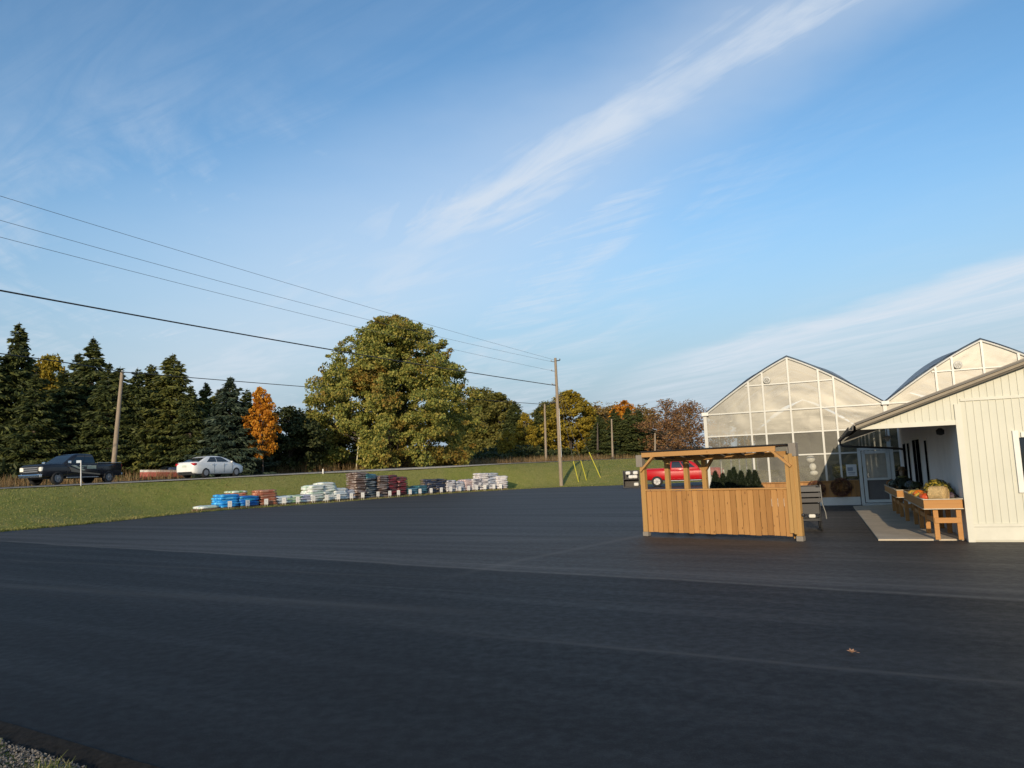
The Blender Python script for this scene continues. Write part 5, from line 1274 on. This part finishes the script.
# black nursery cart beside the stall
cb = G(812.5, 531); ct = thing('nursery_cart', 'black garden cart with stacked grey trays beside the stall', 'cart', cb, BRZ + R(4))
for k, (z, col) in enumerate(((.66, 'tray_dark'), (.78, 'tray_grey'), (.90, 'tray_pale'))):
    m = MB(); mt = simple(col, ((.018, .017, .02), (.02, .019, .023), (.045, .046, .05))[k], .5)
    m.box((.0, .32, z), (.46, .80, .02)); m.box((.0, -.08, z + .035), (.46, .018, .09)); m.box((.0, .72, z + .035), (.46, .018, .09)); m.box((-.225, .32, z + .035), (.018, .79, .09)); m.box((.225, .32, z + .035), (.018, .79, .09)); m.build('tray', mt, ct)
m = MB()
for x_ in (-.2, .2):
    m.tube([(x_, -.04, .10), (x_, -.06, .55), (x_, -.03, 1.02)], .014, 6); m.tube([(x_, .68, .10), (x_, .7, 1.02)], .014, 6); m.tube([(x_, -.04, .24), (x_, .68, .24)], .014, 6); m.tube([(x_, -.05, .6), (x_, .69, .6)], .012, 6)
m.tube([(-.2, -.03, 1.02), (.2, -.03, 1.02)], .016, 6); m.tube([(-.2, -.04, .24), (.2, -.04, .24)], .014, 6); m.tube([(-.2, .68, .24), (.2, .68, .24)], .014, 6)
m.build('frame', 'dark_metal', ct)
m = MB(); m.tube([(.24, -.06, 1.04), (.25, -.10, .62), (.30, -.16, .42), (.31, -.16, .28)], .014, 6); m.build('handle', simple('dull_tube', (.16, .155, .14), .5), ct)
bk = MB(); bk.box((0, .0, .50), (.42, .015, .22)); bk.box((0, .64, .50), (.42, .015, .22)); bk.box((-.2, .32, .50), (.015, .62, .22)); bk.box((.2, .32, .50), (.015, .62, .22)); bk.build('basket', 'black_plastic', ct)
MB().box((0, .32, .27), (.44, .74, .02)).build('shelf', 'black_plastic', ct)
b_ = MB(); b_.box((.02, .1, .335), (.15, .2, .09), bevel=.03); o = b_.build('seed_bag', 'white'); o.location = cb; o.rotation_euler = (0, 0, BRZ); tag(o, 'small pale bag lying on the lower shelf of the black cart', 'bag')
for x_ in (-.2, .2):
    for y_ in (-.02, .66):
        wl = MB().lathe([(.05, -.02), (.10, -.02), (.11, 0), (.10, .02), (.05, .02)], (x_, y_, .11), 16, axis='x').build('wheel', 'rubber', ct)
        MB().lathe([(.001, -.012), (.06, -.012), (.06, .012), (.001, .012)], (x_, y_, .11), 12, axis='x').build('hub', 'grey_metal', wl)

# dark display bin with white bottles at the edge of the grass
bb_ = D(631.5, 483, 56); bb_.z = tz(bb_.x, 56); bn = thing('display_bin', 'dark open crate beside the grass at the left end of the stall', 'crate', bb_, R(-10))
m = MB(); m.box((0, .35, .03), (1.2, .7, .06)); m.box((-.58, .35, .66), (.05, .7, 1.2)); m.box((.58, .35, .66), (.05, .7, 1.2)); m.box((0, .68, .66), (1.2, .04, 1.2)); m.box((0, .35, .62), (1.12, .64, .04)); m.build('case', simple('dark_case', (.05, .045, .042), .7), bn)
for k, (x_, z_) in enumerate(((-.22, 1.06), (.34, 1.10), (.30, .70), (-.02, .78), (.36, .12))):
    o = MB().box((0, 0, .13), (.36, .26, .26), bevel=.08).build('jug', 'white'); o.location = bb_ + Vector((x_, .05, .09 if z_ < .5 else (.66 if z_ < .85 else .95))); tag(o, 'white plastic jug stacked in the dark crate beside the stall', 'jug', 'white jugs in the dark crate')

# things inside the greenhouse
for k, (x, y, ln_) in enumerate(((1.0, 3.0, 14), (3.0, 3.0, 14), (4.9, 5.0, 12), (7.2, 3, 14), (9.2, 3, 14))):
    t = thing('plant_bench', ['leftmost', 'second', 'third', 'fourth', 'fifth'][k] + ' long bench of green plants inside the greenhouse', 'bench', gh_pt(x, y, .02), BRZ)
    m = MB(); m.box((0, ln_ / 2, .70), (1.1, ln_, .05))
    m.build('bench_top', 'wood_grey', t)
    for yy in np.linspace(.3, ln_ - .3, 5):
        for xx in (-.48, .48): MB().box((xx, yy, .33), (.07, .07, .68)).build('leg', 'wood_grey', t)
    n_ = 7000; c = np.stack([g.uniform(-.55, .55, n_), g.uniform(0, ln_, n_), .74 + g.uniform(0, 1, n_) ** 2 * (.28 + .22 * np.sin(np.arange(n_) * 0 + k))], 1); 
    f = link('greenery', fast_quads('greenery', diamonds(c, rand_unit(n_, g) * .07, rand_unit(n_, g) * .05), [LM['dark' if k % 2 else 'olive']]), t); f['kind'] = 'stuff'
t = thing('hanging_ornament', 'white hanging ornament of stacked pale shapes inside the greenhouse', 'ornament', gh_pt(3.52, .5, 1.52), BRZ)
MB().ball((0, 0, .10), (.15, .12, .13)).ball((.05, 0, -.18), (.12, .1, .13)).ball((.07, 0, -.40), (.14, .1, .09)).build('pale_shapes', 'white', t); MB().tube([(0, 0, .2), (0, 0, 1.9)], .006, 5).build('cord', 'wire', t)

# ------------------------------------------------------------------ near verge: gravel, grass, fallen leaf
def in_near(n, g, x0, x1, w0, w1):
    xs_ = g.uniform(x0, x1, n); npts = sorted(NEAR); ey = np.interp(xs_, [p[0] for p in npts], [p[1] for p in npts]); return xs_, ey - g.uniform(w0, w1, n)
g = np.random.default_rng(12)
n_ = 16000; px_, py_ = in_near(n_, g, -6.5, -1.0, .20, 1.0); V, Fc = [], []
base = np.array([[1, 0, 0], [-1, 0, 0], [0, 1, 0], [0, -1, 0], [0, 0, 1], [0, 0, -1]], float); fcs = [(0, 2, 4), (2, 1, 4), (1, 3, 4), (3, 0, 4), (2, 0, 5), (1, 2, 5), (3, 1, 5), (0, 3, 5)]
m = MB()
for i in range(n_):
    s = g.uniform(.004, .013); r_ = Matrix.Rotation(g.uniform(0, 6), 3, 'Z') @ Matrix.Rotation(g.uniform(0, 6), 3, 'X')
    m.add([tuple(r_ @ Vector(b * s * g.uniform(.6, 1.3, 3)) + Vector((px_[i], py_[i], -.008 + s * .3))) for b in base], fcs, int(g.integers(0, 3)))
ed_ = MB(); rw = []
for x_ in np.linspace(-40, 20, 240):
    y_ = float(np.interp(x_, [p[0] for p in sorted(NEAR)], [p[1] for p in sorted(NEAR)])); w_ = .20 + .05 * math.sin(x_ * 3.1) + .03 * math.sin(x_ * 11)
    rw.append([Vector((x_, y_ + .015, .006)), Vector((x_, y_ - w_ * .4, -.004)), Vector((x_, y_ - w_, -.03))])
ed_.loft(rw, 0, False, True, closed=False); tag(ed_.build('asphalt_edge', simple('crumbled_asphalt_edge', (.016, .0145, .013), .95, var=.5, scale=18, bump=1.0, spec=.15)), kind='structure')
tag(m.build('gravel', [simple('gravel_grey', (.11, .105, .10), .9, var=.3, scale=30), simple('gravel_dark', (.045, .043, .04), .9, var=.3, scale=30), simple('gravel_tan', (.20, .175, .145), .9, var=.3, scale=30)]), kind='stuff')
def blades(n, X_, Y_, Z_, h0, h1, wd, g, lean=.5):
    th = g.uniform(0, 6.28, n); h = g.uniform(h0, h1, n); d = np.stack([np.cos(th), np.sin(th), 0 * th], 1); sd_ = np.stack([-np.sin(th), np.cos(th), 0 * th], 1) * wd
    b = np.stack([X_, Y_, Z_], 1); l_ = g.uniform(.1, lean, n)[:, None]; up = np.array([0, 0, 1.]) * h[:, None]
    mid = b + up * .55 + d * (h[:, None] * l_ * .3); tip = b + up * .95 + d * (h[:, None] * l_)
    return np.stack([b - sd_, b + sd_, mid + sd_ * .8, mid - sd_ * .8], 1), np.stack([mid - sd_ * .8, mid + sd_ * .8, tip + sd_ * .15, tip - sd_ * .15], 1)
GR = leafmat('grass_blades', [(0, (.13, .17, .036)), (.5, (.22, .24, .055)), (.8, (.35, .31, .095)), (1, (.46, .38, .17))], [(0, (.20, .18, .05)), (.5, (.34, .28, .10)), (1, (.48, .40, .18))], .45, trans=.35)
n_ = 9000; cx = g.choice(60, n_); ctr = np.stack(in_near(60, g, -5.6, -2.4, .38, 1.3), 1); X_ = ctr[cx, 0] + g.normal(size=n_) * .07; Y_ = ctr[cx, 1] + g.normal(size=n_) * .06
a_, b_ = blades(n_, X_, Y_, np.full(n_, -.012), .02, .085, .003, g, 1.6); tag(link('verge_grass', fast_quads('verge_grass', np.concatenate([a_, b_]), [GR])), kind='stuff')
# mown grass on the bank and verge beyond the lot
n_ = 90000; t_ = g.uniform(-24, 75, n_); s_ = g.uniform(.4, 12, n_); X_ = P0[0] + DR[0] * t_ + NR[0] * s_; Y_ = P0[1] + DR[1] * t_ + NR[1] * s_
ok = (~inside(X_, Y_, LOT)) & (Y_ > np.interp(X_, EDGE[:, 0], EDGE[:, 1])); X_, Y_ = X_[ok], Y_[ok]; n_ = len(X_)
a_, b_ = blades(n_, X_, Y_, terrain(X_, Y_) - .02, .03, .10, .014, g, .9); tag(link('bank_grass', fast_quads('bank_grass', np.concatenate([a_, b_]), [GR])), kind='stuff')
n_ = 9000; ki = g.integers(600, len(_sm) if False else 5 * 10, n_) if False else g.integers(0, len(EDGE) - 6, n_) + 3; fr_ = g.uniform(0, 1, n_); tf = EDGE[ki + 1] - EDGE[ki]
pe = EDGE[ki] + tf * fr_[:, None]; ne = np.stack([-tf[:, 1], tf[:, 0]], 1) / np.linalg.norm(tf, axis=1)[:, None]; pe = pe + ne * (np.abs(g.normal(size=n_)) * .16 - .07 + .06 * np.sin(pe[:, 0] * 5 + pe[:, 1] * 3))[:, None]
a_, b_ = blades(n_, pe[:, 0], pe[:, 1], np.maximum(terrain(pe[:, 0], pe[:, 1]) - .02, -.02), .05, .16, .012, g, 1.0); tag(link('edge_grass', fast_quads('edge_grass', np.concatenate([a_, b_]), [GR])), kind='stuff')
DRY = leafmat('dry_weeds', [(0, (.16, .085, .035)), (.5, (.27, .17, .075)), (1, (.36, .27, .14))], trans=.2)
n_ = 26000; t_ = g.uniform(-22, 90, n_); s_ = -9.6 - g.uniform(0, 1, n_) ** 1.3 * 4.2; dens = .5 + .5 * np.sin(t_ * .9) * np.sin(t_ * .37 + 1); k_ = g.uniform(size=n_) < .35 + .65 * dens; t_, s_ = t_[k_], s_[k_]; n_ = len(t_)
X_ = P0[0] + DR[0] * t_ + NR[0] * s_; Y_ = P0[1] + DR[1] * t_ + NR[1] * s_
a_, b_ = blades(n_, X_, Y_, terrain(X_, Y_) - .05, .45, 1.25, .014, g, .45); tag(link('dry_weeds', fast_quads('dry_weeds', np.concatenate([a_, b_]), [DRY])), kind='stuff')
# understorey that closes the gaps below the roadside trees
n_ = 60000; t_ = g.uniform(-40, 120, n_); s_ = -15.5 - g.uniform(0, 1, n_) * 9; X_ = P0[0] + DR[0] * t_ + NR[0] * s_; Y_ = P0[1] + DR[1] * t_ + NR[1] * s_
hh = (1.6 + .9 * np.sin(t_ * .5) * np.sin(t_ * .23 + 2)) * g.uniform(0, 1, n_) ** .8; c = np.stack([X_, Y_, terrain(X_, Y_) + hh], 1)
tag(link('undergrowth', fast_quads('undergrowth', diamonds(c, rand_unit(n_, g) * .26, rand_unit(n_, g) * .18), [LM['dark']])), kind='stuff')
lf = G(852, 653.5); me_ = MB()
pts = [(0, -.075), (.022, -.03), (.06, -.035), (.04, 0), (.07, .03), (.03, .035), (0, .08), (-.03, .035), (-.07, .03), (-.04, 0), (-.06, -.035), (-.022, -.03)]
up3 = lambda x, y: (x, y, .012 + abs(x) * .55 + .2 * y * y * 20)
me_.add([(0, 0, .01)] + [up3(x, y) for x, y in pts], [(0, i + 1, (i + 1) % 12 + 1) for i in range(12)]); me_.tube([(0, -.07, .02), (.01, -.12, .01)], .002, 4)
o = me_.build('fallen_leaf', simple('fallen_leaf', (.40, .22, .13), .7, var=.3, scale=20)); o.location = lf; o.scale = (.5, .5, .7); o.rotation_euler = (0, 0, 1.2); md = o.modifiers.new('thick', 'SOLIDIFY'); md.thickness = .0012
tag(o, 'single curled tan leaf lying on the dark asphalt', 'leaf')
print('bags', nbag)
